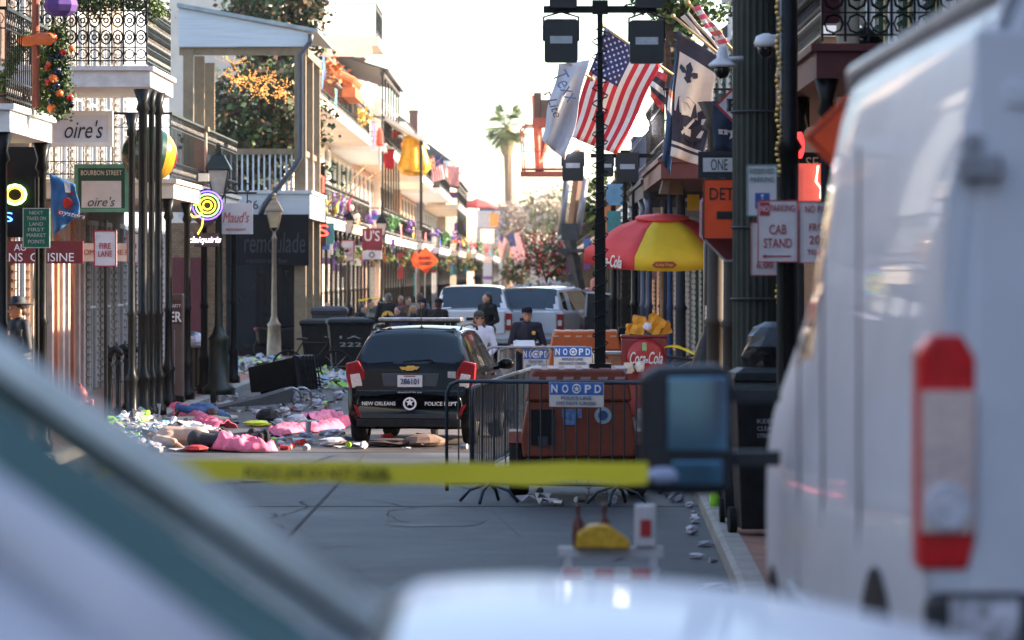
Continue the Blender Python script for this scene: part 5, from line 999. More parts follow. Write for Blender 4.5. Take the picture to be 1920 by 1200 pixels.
t, f = banner('flag', 'red and white striped furled flag at the top of the right gallery', 'flag', ((1296, 14), (1310, 10), (1366, 80), (1348, 84)), 50, lambda u, v: int(u*9) % 2, [M('flag_rose', (.7,.1,.17), .8), fw], 18, 4, .03, staff=((1290, 5), (1390, 110)))
t, f = banner('banner', 'cream and black pennant above the team flag', 'banner', ((1276, 32), (1290, 22), (1350, 92), (1342, 104)), 53, lambda u, v: 1 if v > .55 and v < .75 else 0, [fc, fk], 12, 8, .03)
t, f = banner('banner', 'dark blue banner with a white star behind the green column', 'banner', ((1336, 190), (1392, 190), (1392, 288), (1336, 282)), 40, lambda u, v: 0, [M('banner_navy', (.02,.035,.07), .8)], 8, 8, .02)
paint(t, f, 'star', fw, [[(.62+math.cos(R(k*36))*(.16 if k % 2 == 0 else .065)*(-1), .72+math.sin(R(k*36))*(.3 if k % 2 == 0 else .12)) for k in range(10)], [(.56, .2), (.56, .5), (.66, .5), (.66, .2)]])
d = 39; t = thing('diamond_sign', 'white diamond sign with red border and black P beside the green column', 'sign', tuple(at(1374, 197, d)))
b = MB(); b.box((0, 0, 0), (.26, .02, .26), ry=R(45)); b.build('border', sred, t); b = MB(); b.box((0, -.013, 0), (.21, .01, .21), ry=R(45)); b.build('panel', swhite, t); lettering('P', .13, (0, -.02, 0), ink, t, .1, bold=.03)
b = MB(); b.ring((0, -.02, 0), .085, .007, n=4, a0=45, a1=405); b.build('square_mark', ink, t)
# one way, detour, stop
t = board('one_way_sign', 'black and pale ONE WAY sign partly behind the green column', 'sign', (1309, 284, 1440, 334), 34.6, ink, [('ONE', .5, .42, ink, .24, 0, -.2), ('WAY', .5, .42, ink, .26, 0, .2)], M('sign_dark', (.02,.02,.03)), bw=.16)
b = MB(); b.box((0, -.019, .123), (.56, .004, .13)); b.build('white_field', swhite, t)
t = board('detour_sign', 'bright orange DETOUR sign with a black arrow bar', 'sign', (1318, 335, 1442, 449), 34.6, sorange, [('DETOUR', .25, .2, ink, .8)], ink, bw=.02)
b = MB(); b.prism([(-.18, .19), (.12, .19), (.12, .14), (.24, .225), (.12, .31), (.12, .26), (-.18, .26)], -.024, -.018); b.build('arrow', ink, t)
d = 34.9; t = thing('stop_sign', 'back of an octagonal stop sign under the detour sign', 'sign', (X(1392, d), d, 0)); zc = Z(410, d); pts = [(math.cos(R(22.5+k*45))*.41, zc+math.sin(R(22.5+k*45))*.41) for k in range(8)]
b = MB(); b.prism(pts, -.01, .01); b.build('panel', M('stop_dark', (.13,.015,.015), .5), t); b = MB(); b.prism([(p[0]*1.06, zc+(p[1]-zc)*1.06) for p in pts], .012, .02); b.build('rim', M('rim_alu', (.5,.45,.5), .4, .4), t)
# green fluted column and black column
grn = M('column_green', (.022,.03,.024), .7, 0, .3, 6, .2)
t = thing('traffic_pole', 'thick dark green fluted pole right of the detour sign', 'pole', (X(1414, 34), 34, .13))
b = MB(); b.lathe([(.32, 0), (.32, .3), (.27, .4), (.25, .9), (.2, 1.0), (.195, 8)], n=40, flute=.07); b.build('shaft', grn, t); b = MB(); [MB().ring((0, 0, z_), .21, .012, 'z', 20).build('strap', dgrey, t) for z_ in (1.9, 2.55, 3.6)]
t = thing('iron_column', 'slim black iron column with yellow beads behind the parking signs', 'column', (X(1479, 29.6), 29.6, .13))
b = MB(); b.lathe([(.16, 0), (.16, .3), (.1, .4), (.075, .5), (.075, 2.5), (.1, 2.55), (.075, 2.6), (.08, 3.1), (.11, 3.13), (.07, 3.2), (.07, 6)], n=18); b.build('shaft', iron, t, True)
b = MB()
for i in range(60): b.ball((-.085-.012*math.sin(i), -.03, 1.9+i*.045), .018, 6, 4)
b.build('bead_string', gold, t)
# cctv
def dome(label, px, py, d, s, wall=False):
    t = thing('dome_camera', label, 'camera', tuple(at(px, py, d)), 0, 'dome cameras')
    b = MB(); b.lathe([(.25*s, .02*s), (.3*s, .06*s), (.28*s, .1*s), (.12*s, .22*s), (.1*s, .4*s), (.06*s, .46*s)] if not wall else [(.22*s, .0), (.25*s, .08*s), (.2*s, .22*s), (.06*s, .28*s)], n=18); b.build('housing', M('camera_white', (.6,.63,.68), .35), t, True)
    b = MB(); b.ball((0, 0, -.04*s), (.17*s, .17*s, .19*s), 14, 10); b.build('dome', darkglass, t, True); b = MB(); b.cyl((.05*s, 0, .2*s), (.45*s, .03, .22*s), .05*s); b.build('bracket', M('camera_white'), t, True); return t
dome('white dome surveillance camera hanging left of the green pole', 1354, 128, 33.6, .42); dome('pale wall dome camera fixed on the green pole near the top', 1436, 88, 32.5, .42, True)
# parking signs at right
b_ = M('parking_teal', (.08,.22,.2), .5)
t = board('parking_sign', 'pale reserved parking sign with a blue wheelchair square above the cab stand sign', 'sign', (1400, 308, 1458, 406), 28.6, swhite, [('RESERVED', .13, .1, b_, .8), ('PARKING', .29, .1, b_, .75)], b_, round_=.08, bw=.04, group='parking signs')
b = MB(); b.box((0, -.02, .12), (.11, .006, .12)); b.build('blue_square', blue, t); b = MB(); b.ball((0, -.026, .16), (.011, .003, .011), 8, 5); b.tube([(0, -.026, .145), (.0, -.026, .11), (.03, -.026, .11), (.035, -.026, .08)], .005, 5); b.ring((-.003, -.026, .105), .03, .004, a0=150, a1=350); b.build('wheelchair_mark', cw, t)
board('parking_sign', 'lower red and white no parking sign behind the cab stand sign', 'sign', (1408, 416, 1459, 517), 29.0, swhite, [('NO', .12, .14, sred, .4), ('6:00', .8, .12, sred, .6)], sred, round_=.08, bw=.03, group='parking signs')
t = board('parking_sign', 'no parking CAB STAND sign with a red arrow at the bottom', 'sign', (1420, 375, 1496, 492), 28.4, swhite, [('PARKING', .13, .11, sred, .6, 0, .12), ('CAB', .47, .15, sred, .42), ('STAND', .69, .15, sred, .7)], sred, post=(.02, 3.0, grn), round_=.06, bw=.025, dz=.13, group='parking signs')
zc = Z(433.5, 28.4); b = MB(); b.box((-.1, -.02, zc+.17), (.075, .006, .1)); b.build('red_block', sred, t); lettering('NO', .045, (-.1, -.022, zc+.17), cw, t, .06); b = MB(); b.prism([(-.12, zc-.19), (-.09, zc-.175), (-.09, zc-.185), (.1, zc-.185), (.1, zc-.195), (-.09, zc-.195), (-.09, zc-.205)], -.024, -.018); b.build('arrow', sred, t)
board('parking_sign', 'no parking sign with FROM 20 lettering, right of the cab stand sign', 'sign', (1498, 377, 1574, 494), 28.2, swhite, [('NO PARK', .13, .11, sred, .7), ('FROM', .42, .12, sred, .5), ('20th', .62, .13, sred, .5), ('TO 6AM', .82, .08, sred, .6)], sred, round_=.06, bw=.025, group='parking signs')
# right clutter: crab, orange diamond, restaurant sign
d = 38; t = thing('crab_sculpture', 'large black crab sculpture mounted high on the right gallery', 'sculpture', tuple(at(1565, 148, d)))
b = MB(); b.ball((0, 0, 0), (.32, .16, .17), 14, 10, .05); b.build('shell', black, t, True)
for sx in (-1, 1):
    for i in range(4):
        b = MB(); a = R(-20-i*24); b.tube([(sx*.22, -.05, -.03*i), (sx*(.3+math.cos(a)*.14), -.12, math.sin(a)*.05+.04), (sx*(.3+math.cos(a)*.2), -.14, math.sin(a)*.3-.02), (sx*(.28+math.cos(a)*.14), -.16, math.sin(a)*.5)], [.04, .038, .03, .01], 6); b.build('leg', black, t, True)
    b = MB(); b.tube([(sx*.24, -.08, .08), (sx*.4, -.12, .2), (sx*.42, -.12, .36), (sx*.3, -.14, .46), (sx*.14, -.14, .48)], [.05, .06, .075, .07, .015], 8); b.tube([(sx*.36, -.12, .4), (sx*.26, -.16, .36), (sx*.16, -.16, .4)], [.04, .03, .008], 6); b.build('claw', black, t, True)
d = 15; t = thing('road_work_sign', 'orange diamond road work sign partly hidden by the van roof', 'sign', tuple(at(1585, 258, d)))
b = MB(); b.box((0, 0, 0), (.24, .02, .24), ry=R(45)); b.build('panel', sorange, t); b = MB(); b.ring((0, -.014, 0), .145, .006, n=4); b.build('border_line', ink, t); b = MB(); b.cyl((.05, .03, -.2), (.05, .03, -2.6), .02); b.build('post', steel, t)
board('shop_sign', 'black seafood restaurant sign with pale SEAFOOD lettering under the crab', 'sign', (1496, 286, 1640, 330), 37, black, [('SEAFOOD', .45, .5, M('sand_ink', (.6,.52,.35)), .8)], th=.1, rz=0)
board('shop_sign', 'dark red awning board at the top right above the crab', 'sign', (1500, -30, 1572, 42), 37, M('awning_red', (.09,.01,.012), .7), th=.3)
board('shop_sign', 'cream sign with dark script letters on the ochre wall left of the crab', 'sign', (1494, 42, 1532, 142), 39, M('cream_sign', (.6,.5,.4)), [('17', .35, .25, ink, .6, .3)], th=.1)
d = 36; t = thing('neon_sign', 'red neon tube with a white lightning line under the seafood sign', 'neon sign', tuple(at(1530, 350, d)))
b = MB(); b.box((0, .05, 0), (.4, .04, .45)); b.build('backing', M('neon_back', (.5,.08,.06), emit=.35), t); b = MB(); b.tube([(.02, 0, .2), (.0, 0, .05), (.05, 0, -.02), (.04, 0, -.1), (.1, 0, -.18)], .01, 5); b.build('tube', neonm('neon_white', (1,.9,.6)), t); b = MB(); b.ball((-.16, -.02, .4), (.05, .05, .14)); b.build('lamp', neonm('neon_scarlet', (1,.05,.05), 2), t)
t = thing('gallery_column', 'pale fluted column standing before the ochre fronted building', 'column', (X(1590, 37.2), 37.2, .13)); b = MB(); fluted_post(b, 0, 0, 0, 7, .13); b.build('shaft', ivory, t, True)
# ball and left upper decorations
d = 57.6; c = at(280, 290, d); t = thing('striped_ball', 'big glossy ball in green, yellow and red hanging behind the black posts', 'ornament', tuple(c))
b = MB(); nn = 24; mm = 16; rr = .43; cols = [0,0,0,0,0,0,0,0,0,0,1,1,1,2,2,2]
for i in range(mm):
    b.m = cols[i]; a0, a1 = math.pi*i/mm, math.pi*(i+1)/mm; ax = Euler((0, R(-78), R(20))).to_matrix()
    b.rings([[ax @ Vector((math.sin(a)*math.cos(k*6.2832/nn)*rr, math.sin(a)*math.sin(k*6.2832/nn)*rr, math.cos(a)*rr)) for k in range(nn)] for a in (max(a0, .01), a1)], cap=(i in (0, mm-1)))
b.build('shell', [M('ball_green', (.012,.045,.03), .2, 0, .2, 3, 0), M('ball_yellow', (.45,.25,.02), .25, 0, .1, 3, 0), M('ball_red', (.3,.012,.02), .25, 0, .1, 3, 0)], t, True)
b = MB(); b.cyl((0, 0, .42), (0, 0, .8), .01); b.build('hook', iron, t)
def garland(label, pts, r, n, mats, name='garland', balls=(), bcol=(), group=None, cat='garland', leaf=.05):
    o0 = pts[0]; t = thing(name, label, cat, tuple(o0), 0, group); P = catmull([tuple(p) for p in pts], 8); b = MB()
    for i in range(n):
        p = Vector(random.choice(P))-Vector(o0)+Vector((random.gauss(0, r*.5), random.gauss(0, r*.5), random.gauss(0, r*.5))); b.m = random.randrange(len(mats))
        m_ = Euler([random.uniform(0, 6.28) for _ in range(3)]).to_matrix(); l_ = leaf*random.uniform(.6, 1.4)
        b.add([p, p+m_ @ Vector((l_*.3, l_*.5, 0)), p+m_ @ Vector((0, l_, l_*.1)), p+m_ @ Vector((-l_*.3, l_*.5, 0))], [(0, 1, 2, 3)])
    b.build('foliage', mats, t)
    for i, (q, br) in enumerate(balls):
        bb = MB(); bb.ball(tuple(Vector(q)-Vector(o0)), br, 10, 8); bb.build('bauble', bcol[i % len(bcol)], t, True)
    return t
leafs = [M('leaf_dark', (.02,.05,.015), .7), M('leaf_mid', (.06,.11,.02), .7), M('leaf_light', (.14,.2,.04), .7)]
bcol = [M('bauble_red', (.5,.02,.02), .15, .3, .1, 5, 0), M('bauble_blue', (.01,.02,.07), .1, .4, .1, 5, 0), M('bauble_black', (.01,.012,.015), .1, .3, .1, 5, 0), orange]
random.seed(8); d = 42.6
garland('thick garland with red and blue baubles hanging from the nearest left gallery post', [at(108, 60, d), at(108, 110, d), at(112, 160, d), at(116, 205, d)], .12, 2600, leafs[:2], balls=[(at(100+random.uniform(-12, 35), 70+i*7, d-.1), random.uniform(.03, .055)) for i in range(20)], bcol=bcol)
garland('bright green garland swag left of the bauble garland', [at(88, 95, d+.3), at(86, 150, d+.3), at(90, 200, d+.3)], .1, 1600, leafs[1:])
garland('loose green garland looping across the far left railing', [at(52, 70, d), at(25, 110, d), at(5, 160, d), at(-20, 150, d)], .06, 1300, leafs[1:])
garland('row of green plants along the top of the lace iron railing', [at(130, 2, 56.2), at(180, 8, 56.2), at(230, 2, 56.2), at(300, 18, 56.4)], .17, 3200, leafs)
t = thing('festive_post', 'copper coloured upper gallery post with an orange bow', 'post', (X(67, 42.5), 42.5, 4.15)); b = MB(); b.cyl((0, 0, 0), (0, 0, 2.4), .045); b.build('shaft', M('copper_paint', (.3,.08,.04), .4), t); b = MB(); b.ball((.1, -.05, .78), (.14, .04, .08), 9, 6, .2); b.ball((-.08, -.05, .76), (.12, .04, .07), 9, 6, .2); b.build('bow', orange, t)
o = MB().ball((0, 0, 0), (.2, .2, .14), 8, 6).build('drum_lantern', purple, None, False, at(114, 10, 42.4)); tag(o, 'purple faceted lantern hanging above the bauble garland', 'lantern')
t, f = banner('banner', 'blue pennant with a red crawfish and the word oysters behind the near posts', 'banner', ((92, 325), (140, 345), (152, 400), (100, 442)), 47, lambda u, v: 0, [M('banner_blue', (.03,.14,.33), .7, 0, .3, 9)], 8, 8, .03)
paint(t, f, 'crawfish_mark', red, [[(.5, .45), (.4, .6), (.45, .75), (.6, .8), (.7, .6), (.62, .45)], [(.35, .7), (.25, .85), (.35, .9)], [(.6, .3), (.7, .2), (.75, .4)]]); paint(t, f, 'white_patch', fw, [[(.05, .55), (.05, .8), (.3, .8), (.3, .6)]]); lettering('oysters', .07, (.1, -.12, -.28), cw, t, .33, .2, lean=R(12))
# daiquiri neon, maid sign
d = 64.5; c = at(385, 395, d); t = thing('neon_sign', 'oval neon sign in yellow and violet with white script daiquiris', 'neon sign', tuple(c)); k = d/FP
b = MB(); b.prism([(math.cos(a*.3927)*26*k, 6*k+math.sin(a*.3927)*36*k) for a in range(16)], 0, .08); b.box((2*k, .05, -55*k), (46*k, .06, 26*k)); b.build('backing', M('neon_brown', (.035,.02,.02)), t)
for r_, m_ in ((28, neonm('neon_violet', (.25,.12,1), 3)), (22, neonm('neon_green2', (.3,1,.25), 3)), (15, neonm('neon_yel', (1,.75,.05), 4)), (8, neonm('neon_yel', (1,.75,.05), 4))):
    b = MB(); b.ring((4*k, -.02, 10*k), r_*k, .012, n=20, rz=.95); b.build('tube', m_, t)
b = MB(); b.ring((-18*k, -.02, 0), 12*k, .014, n=16); b.tube([(-4*k, -.02, -14*k), (-6*k, -.02, -30*k), (-14*k, -.02, -44*k)], .014, 5); b.build('tube', neonm('neon_yel', (1,.75,.05), 4), t)
lettering('daiquiris', 15*k, (0, -.02, -56*k), neonm('neon_script', (1,.85,1), 4), t, 60*k, .3, name='script')
t = board('shop_sign', 'white hanging sign with red script ud\'s beside the daiquiri neon', 'sign', (412, 381, 474, 439), 68, swhite, [("Maud's", .45, .35, M('script_red', (.6,.1,.08)), .8, .3), ('RESTAURANT', .85, .08, M('script_red'), .6)], th=.1)
b = MB(); b.box((0, 0, .75), (.75, .03, .03)); b.cyl((-.2, 0, .55), (-.2, 0, .75), .01); b.cyl((.2, 0, .55), (.2, 0, .75), .01)
for q in (-.2, .0, .2): b.ring((q, 0, .85), .07, .012, n=10)
b.build('bracket', iron, t)
b = board('street_sign', 'pale board standing between the green lamp post and shutters', 'sign', (372, 325, 392, 340), 64, ivory)
t = thing('brick_chimney_stack', 'small plastered brick gate pier topped with tan coping on the left balcony', 'pier', (X(376, 66), 66, 3.6)); b = MB(); b.box((0, 0, .6), (.22, .3, 1.15)); b.build('shaft', M('pier', (.35,.2,.15), .8), t); b = MB(); b.box((0, 0, 1.22), (.3, .4, .08)); b.build('coping', tan, t)
# mid-left shop signs
def hang(label, rect, d, m_, lines=(), bm=None, name='shop_sign', rz=0, th=.12): return board(name, label, 'sign', rect, d, m_, lines, bm, th=th, rz=rz)
mar = M('banner_maroon', (.2,.02,.035), .7)
hang("dark red hanging banner with white letters U'S and a crest", (679, 428, 717, 484), 125, mar, [("U'S", .25, .35, cw, .75), ('GRILL', .8, .14, cw, .7)])
hang('small white board with a dark round mark below the red banner', (679, 470, 716, 486), 124, swhite, [('o', .5, .7, ink, .3)])
board('parking_sign', 'fire lane sign standing near the dark red banner', 'sign', (640, 450, 664, 490), 118, swhite, [('FIRE', .45, .18, sred, .7), ('LANE', .7, .18, sred, .7)], sred, post=(0, 3.2, iron), bw=.08, dz=.13)
d = 100; t = thing('open_sign', 'red neon sign shaped like a house outline on the left gallery', 'neon sign', tuple(at(592, 345, d))); k = d/FP
b = MB(); b.box((0, .06, 0), (34*k, .04, 66*k)); b.build('backing', black, t); b = MB(); b.tube([(-14*k, 0, 28*k), (14*k, 0, 12*k), (14*k, 0, -16*k)], .035, 5); b.tube([(-2*k, 0, -30*k), (-2*k, 0, -18*k), (8*k, 0, -18*k), (8*k, 0, -30*k)], .03, 5); b.tube([(-14*k, 0, 18*k), (8*k, 0, 6*k)], .03, 5); b.build('tube', neonm('neon_red', (1,.08,.05)), t)
hang('tall dark banner with three pale stars and a blue dot under the red neon', (582, 372, 612, 462), 98, M('star_banner', (.035,.03,.04), .7), (), )
t = bpy.data.objects['shop_sign'] if 0 else None
d = 97.8
for px, py in ((598, 385), (590, 392), (600, 397)): pass
t = thing('star_ornament', 'cluster of pale outline stars hung on the tall dark banner', 'ornament', tuple(at(598, 388, d)))
for ox, oz in ((0, .12), (-.12, 0), (.12, -.02), (0, -.14)):
    pts = [(ox+math.sin(R(k*36))*(.09 if k % 2 == 0 else .04), -.05, oz+math.cos(R(k*36))*(.09 if k % 2 == 0 else .04)) for k in range(11)]; b = MB(); b.tube(pts, .01, 4); b.build('star', M('star_pale', (.7,.65,.4), .4), t)
lettering('S', .3, (.12, -.1, -.62), neonm('neon_red', (1,.08,.05)), t, .28)
for i, (C, st, m1, m2, lb) in enumerate(((((640, 365), (622, 395), (618, 410), (632, 400)), ((684, 312), (615, 385)), M('flag_mustard', (.5,.4,.08), .8), M('flag_olive', (.25,.2,.05), .8), 'mustard flag on a dark staff slanting over the left pavement'), (((662, 360), (645, 385), (640, 402), (655, 395)), ((702, 326), (640, 372)), M('flag_wine', (.3,.03,.07), .8), fw, 'wine and white flag on a dark staff next to the mustard flag'))):
    banner('flag', lb, 'flag', C, 112+i*4, lambda u, v: int(v*2), [m1, m2], 6, 6, .08, staff=st)
# orange road closed diamonds
for i, (px, py, dd_, w_, lb) in enumerate(((798, 488, 118, .62, 'orange diamond road closed sign facing the camera in the middle distance'), (779, 487, 119.5, .4, 'edge of a second orange diamond sign just behind the first'))):
    t = thing('road_closed_sign', lb, 'sign', (X(px, dd_), dd_, 0), R(25 if i == 0 else -55), 'orange diamond signs'); zc = Z(py, dd_)
    b = MB(); b.box((0, 0, zc), (w_, .02, w_), ry=R(45)); b.build('panel', sorange, t)
    if i == 0: lettering('ROAD', .11, (0, -.015, zc+.08), ink, t, .4); lettering('CLOSED', .11, (0, -.015, zc-.09), ink, t, .45)
    b = MB(); b.cyl((0, .04, 0), (0, .04, zc+.1), .025); b.build('post', steel, t)
random.seed(31)
palette = [M('sg_red', (.45,.04,.04)), M('sg_white', (.7,.66,.6)), M('sg_gold', (.6,.4,.08)), M('sg_teal', (.06,.25,.25)), M('sg_violet', (.14,.06,.3)), M('sg_green', (.08,.25,.07)), M('sg_orange', (.7,.2,.04)), M('sg_blue', (.05,.14,.4)), M('sg_black', (.03,.03,.03)), M('sg_pink', (.6,.2,.22))]
specs = [('large blank white banner hung on a left gallery', (722, 402, 757, 462), 150, 1, ''), ('dark brown sign with a red letter S near the lamp posts', (725, 455, 735, 490), 148, 8, 'S'), ('gold on black board reading PATIO right of the brown sign', (738, 458, 760, 478), 150, 8, 'PATIO'), ('long orange fascia board above the doorways', (716, 486, 778, 497), 155, 6, 'BAR FOOD'),
 ('small pale no parking sign beside the orange diamond', (757, 495, 773, 518), 140, 1, 'NO'), ('teal tapered feather banner', (770, 512, 779, 556), 150, 3, ''), ('white square board on the distant left gallery', (854, 458, 884, 500), 190, 1, ''), ('white board above the lit green awning', (898, 427, 929, 460), 215, 1, ''), ('green and white lit strip sign', (900, 464, 930, 474), 210, 5, ''),
 ('rainbow coloured small board below the green strip', (898, 478, 920, 490), 212, 6, ''), ('purple edged shelf sign at street level', (880, 518, 930, 524), 220, 4, ''), ('dark red triangular hanging sign', (760, 440, 770, 462), 160, 0, ''), ('red round topped board with a lime patch', (815, 470, 838, 500), 172, 9, 'OPEN'), ('blue lit strip on the gallery fascia', (684, 402, 720, 412), 138, 7, ''),
 ('violet awning flap seen from below', (838, 360, 868, 372), 170, 4, ''), ('second violet awning strip lower down', (852, 418, 872, 432), 180, 4, ''), ('orange square poster by the far doorway', (918, 400, 934, 424), 205, 6, ''), ('tall white panel by the far left doorway', (693, 500, 704, 560), 160, 1, ''), ('bright white curtain panel below the banner', (724, 505, 752, 560), 170, 1, ''),
 ('black and gold menu board left of the red banner', (640, 500, 650, 520), 122, 8, ''), ('white panel near the lantern lamp', (620, 512, 634, 560), 130, 1, '')]
def dleft(px, d):
    while X(px, d) > -5.95+bend(d) and d < 345: d += 2
    return d
for lb, rect, dd_, ci, tx in specs:
    dd_ = dleft(rect[2], dd_)
    hang(lb, rect, dd_, palette[ci], [(tx, .5, .5, palette[2] if ci == 8 else (cw if ci != 1 else ink), .7)] if tx else (), palette[8] if ci == 1 else None)
# gold gathered fabric, red fabric, parasols on left galleries
d = 150; c = at(776, 292, d); t = thing('gold_fabric', 'gathered shining gold fabric swag hanging from the left gallery', 'fabric', tuple(c)); b = MB(); k = d/FP
b.rings([[(math.cos(a*.1963)*w_*k*(1+.16*math.sin(a*.1963*7)), math.sin(a*.1963)*w_*k*.7*(1+.16*math.sin(a*.1963*7)), z_*k) for a in range(32)] for w_, z_ in ((14, 38), (18, 30), (20, 10), (26, -12), (27, -24), (20, -35), (8, -38))]); b.build('cloth', M('gold_cloth', (.85,.45,.04), .35, .2, .25, 6, .3), t, True); b = MB(); b.ring((0, 0, -30*k), 21*k, .06, 'z', 20); b.build('hem', M('gold_hem', (.6,.25,.02)), t)
for i, (px, py, w_, dd_, m_, lb) in enumerate(((895, 372, 40, 262, M('parasol_red', (.6,.09,.08), .7), 'open red parasol on the far left gallery'), (712, 240, 14, 140, M('parasol_scarlet', (.7,.06,.03), .7), 'closed scarlet parasol under the sloping porch roof'))):
    c = at(px, py, dd_); t = thing('parasol', lb, 'parasol', tuple(c)); k = dd_/FP; b = MB()
    if i == 0: b.lathe([(.02, 0), (w_*k*.5, -6*k), (w_*k, -16*k), (w_*k*.98, -18*k), (.02, -8*k)], n=8)
    else: b.lathe([(.05, 0), (w_*k*.4, -10*k), (w_*k*.5, -30*k), (.1, -34*k)], n=8)
    b.build('canopy', m_, t); b = MB(); b.cyl((0, 0, -1.6), (0, 0, .1), .04); b.build('pole', steel, t)
for i, (px, py, dd_, lb) in enumerate(((728, 298, 150, 'red cloth draped on the railing left of the gold fabric'), (850, 330, 180, 'loose pink cloth over the railing above the red parasol'))):
    t, f = banner('cloth', lb, 'cloth', ((px-12, py-20), (px+12, py-18), (px+10, py+20), (px-8, py+16)), dd_, lambda u, v: 0, [fr if i == 0 else M('rag_pink', (.6,.3,.3), .8)], 8, 8, .08)
# sloping porch canopy
t = thing('porch_roof', 'pale sloping porch roof sticking out over the left galleries', 'porch roof', (X(690, 148)-.1, 148, 0)); b = MB(); b.prism([(0, Z(195, 148)), (2.4, Z(262, 148)), (2.45, Z(270, 148)), (0, Z(205, 148))], 0, .3); b.prism([(0, Z(198, 148)), (2.3, Z(264, 148)), (2.3, Z(268, 148)), (0, Z(203, 148))], .3, 8); b.build('roof_sheet', ivory, t); b = MB(); b.cyl((2.2, .2, 4), (2.2, .2, Z(262, 148)), .06); b.build('post', iron, t)
# hanging lights: golden burst lights in the timber gallery
amber = M('bulb_amber', (1,.42,.09), emit=.42)
random.seed(2)
for i, (px, py, r_) in enumerate(((436, 122, 34), (468, 150, 26), (500, 150, 24), (486, 172, 26), (440, 150, 24), (535, 170, 24))):
    dd_ = 92.5+i*.35; c = at(px, py, dd_); k = dd_/FP; t = thing('starburst_light', 'amber starburst of tiny bulbs hanging in the timber gallery', 'light', tuple(c), 0, 'starburst lights'); b = MB(); w_ = MB()
    for a in range(16):
        v = Vector((random.gauss(0, 1), random.gauss(0, 1), random.gauss(0, 1))).normalized()*r_*k; w_.cyl((0, 0, 0), v, .004, n=3)
        for q in (.3, .45, .6, .75, .88, 1): b.ball(v*q+Vector([random.uniform(-.02, .02) for _ in range(3)]), .016, 4, 3)
    w_.build('wires', tan, t); b.build('bulbs', amber, t)
# shop lights and pendant signs under far galleries, hanging baskets
random.seed(13)
for i in range(26):
    side = -1; dd_ = 112+i*6.5; x = -5.75+bend(dd_); z = random.uniform(2.7, 3.2); t = thing('hanging_basket', 'small hanging plant in a %s pot under a far left gallery' % ('tan', 'dark grey', 'terracotta')[i % 3], 'plant', (x, dd_, z), 0, '%s hanging plants' % ('tan', 'grey', 'terracotta')[i % 3]); b = MB()
    for q in range(26):
        p = Vector((random.gauss(0, .16), random.gauss(0, .16), random.gauss(0, .12))); m_ = Euler([random.uniform(0, 6) for _ in range(3)]).to_matrix(); b.add([p, p+m_ @ Vector((.07, .1, 0)), p+m_ @ Vector((0, .2, 0)), p+m_ @ Vector((-.07, .1, 0))], [(0, 1, 2, 3)])
    b.build('foliage', leafs[i % 3], t); b = MB(); b.lathe([(.05, -.2), (.14, -.05), (.15, 0)], n=8); b.cyl((0, 0, 0), (0, 0, .4), .01, n=4); b.build('pot', (tan, dgrey, terracotta)[i % 3], t)
names = ['red', 'white', 'gold', 'teal', 'violet', 'green', 'orange', 'blue', 'black', 'pink']
for side in (-1, 1):
    for i in range(38):
        dd_ = (104 if side < 0 else 78)+i*4.4+random.uniform(0, 2); w_ = random.uniform(.5, 1.1); h_ = random.uniform(.4, 1.2); x = (-6.4+bend(dd_) if side < 0 else 2.5)+random.uniform(-.4, .3); ci = random.randrange(10); z = random.uniform(2.6, 3.5)
        t = thing('projecting_sign', '%s projecting shop sign %s among the %s galleries' % (names[ci], ('high up', 'low down', 'mid height')[i % 3], 'far left' if side < 0 else 'far right'), 'sign', (x, dd_, z), 0, 'projecting shop signs %s %d' % (names[ci], side))
        b = MB(); b.box((0, 0, 0), (w_, .08, h_)); b.build('panel', palette[ci], t); b = MB(); b.box((0, -.045, h_*.1), (w_*.6, .01, h_*.25)); b.build('print', palette[(ci+1) % 10], t)
for i in range(46):
    dd_ = 100+i*5+random.uniform(0, 3); z = random.choice((4.4, 4.5, 8.1)) if dd_ < 250 else 4.3; ci = random.choice((0, 1, 2, 3, 4, 5, 6, 7, 9, 0, 4, 5)); kd = i % 3; x = -5.7+bend(dd_) if not (108 < dd_ < 147) else -6.25
    t = thing('railing_drape', '%s %s on the %s railing of the far left galleries' % (names[ci], ('cloth swag hanging', 'leafy bunch tied', 'round bauble cluster tied')[kd], 'upper' if z > 6 else 'lower'), 'decoration', (x, dd_, z), 0, '%s railing decorations %d%d' % (names[ci], kd, z > 6)); b = MB()
    if kd == 0:
        b.rings([[(random.uniform(0, .06), (q-4)*.16, -.0-w_*(.5+.3*math.sin(q*.8)) ) for q in range(9)] for w_ in (0, .4, .8, 1.1)], cap=False, close=False); b.build('cloth', palette[ci], t)
    elif kd == 1:
        for q in range(60):
            p = Vector((random.gauss(0, .14), random.gauss(0, .3), random.gauss(0, .16))); m_ = Euler([random.uniform(0, 6) for _ in range(3)]).to_matrix(); b.add([p, p+m_ @ Vector((.06, .1, 0)), p+m_ @ Vector((0, .2, 0)), p+m_ @ Vector((-.06, .1, 0))], [(0, 1, 2, 3)])
        b.build('leaves', palette[ci], t)
    else:
        for q in range(5): b.ball((random.gauss(0, .1), random.gauss(0, .25), random.gauss(0, .12)), .11, 8, 6)
        b.build('baubles', palette[ci], t)
# far traffic: pale awnings and people-scale colours
for i, (dd_, m_, lb) in enumerate(((200, palette[0], 'red striped awning low on the far left'), (232, palette[1], 'white awning low on the far left'), (262, palette[3], 'teal awning near the end of the left row'))):
    t = thing('awning', lb, 'awning', (-7.9+bend(dd_), dd_, 0)); b = MB(); b.prism([(0, 3.3), (1.7, 2.7), (1.7, 2.4), (0, 3.0)], 0, 6); b.build('canvas', m_, t)
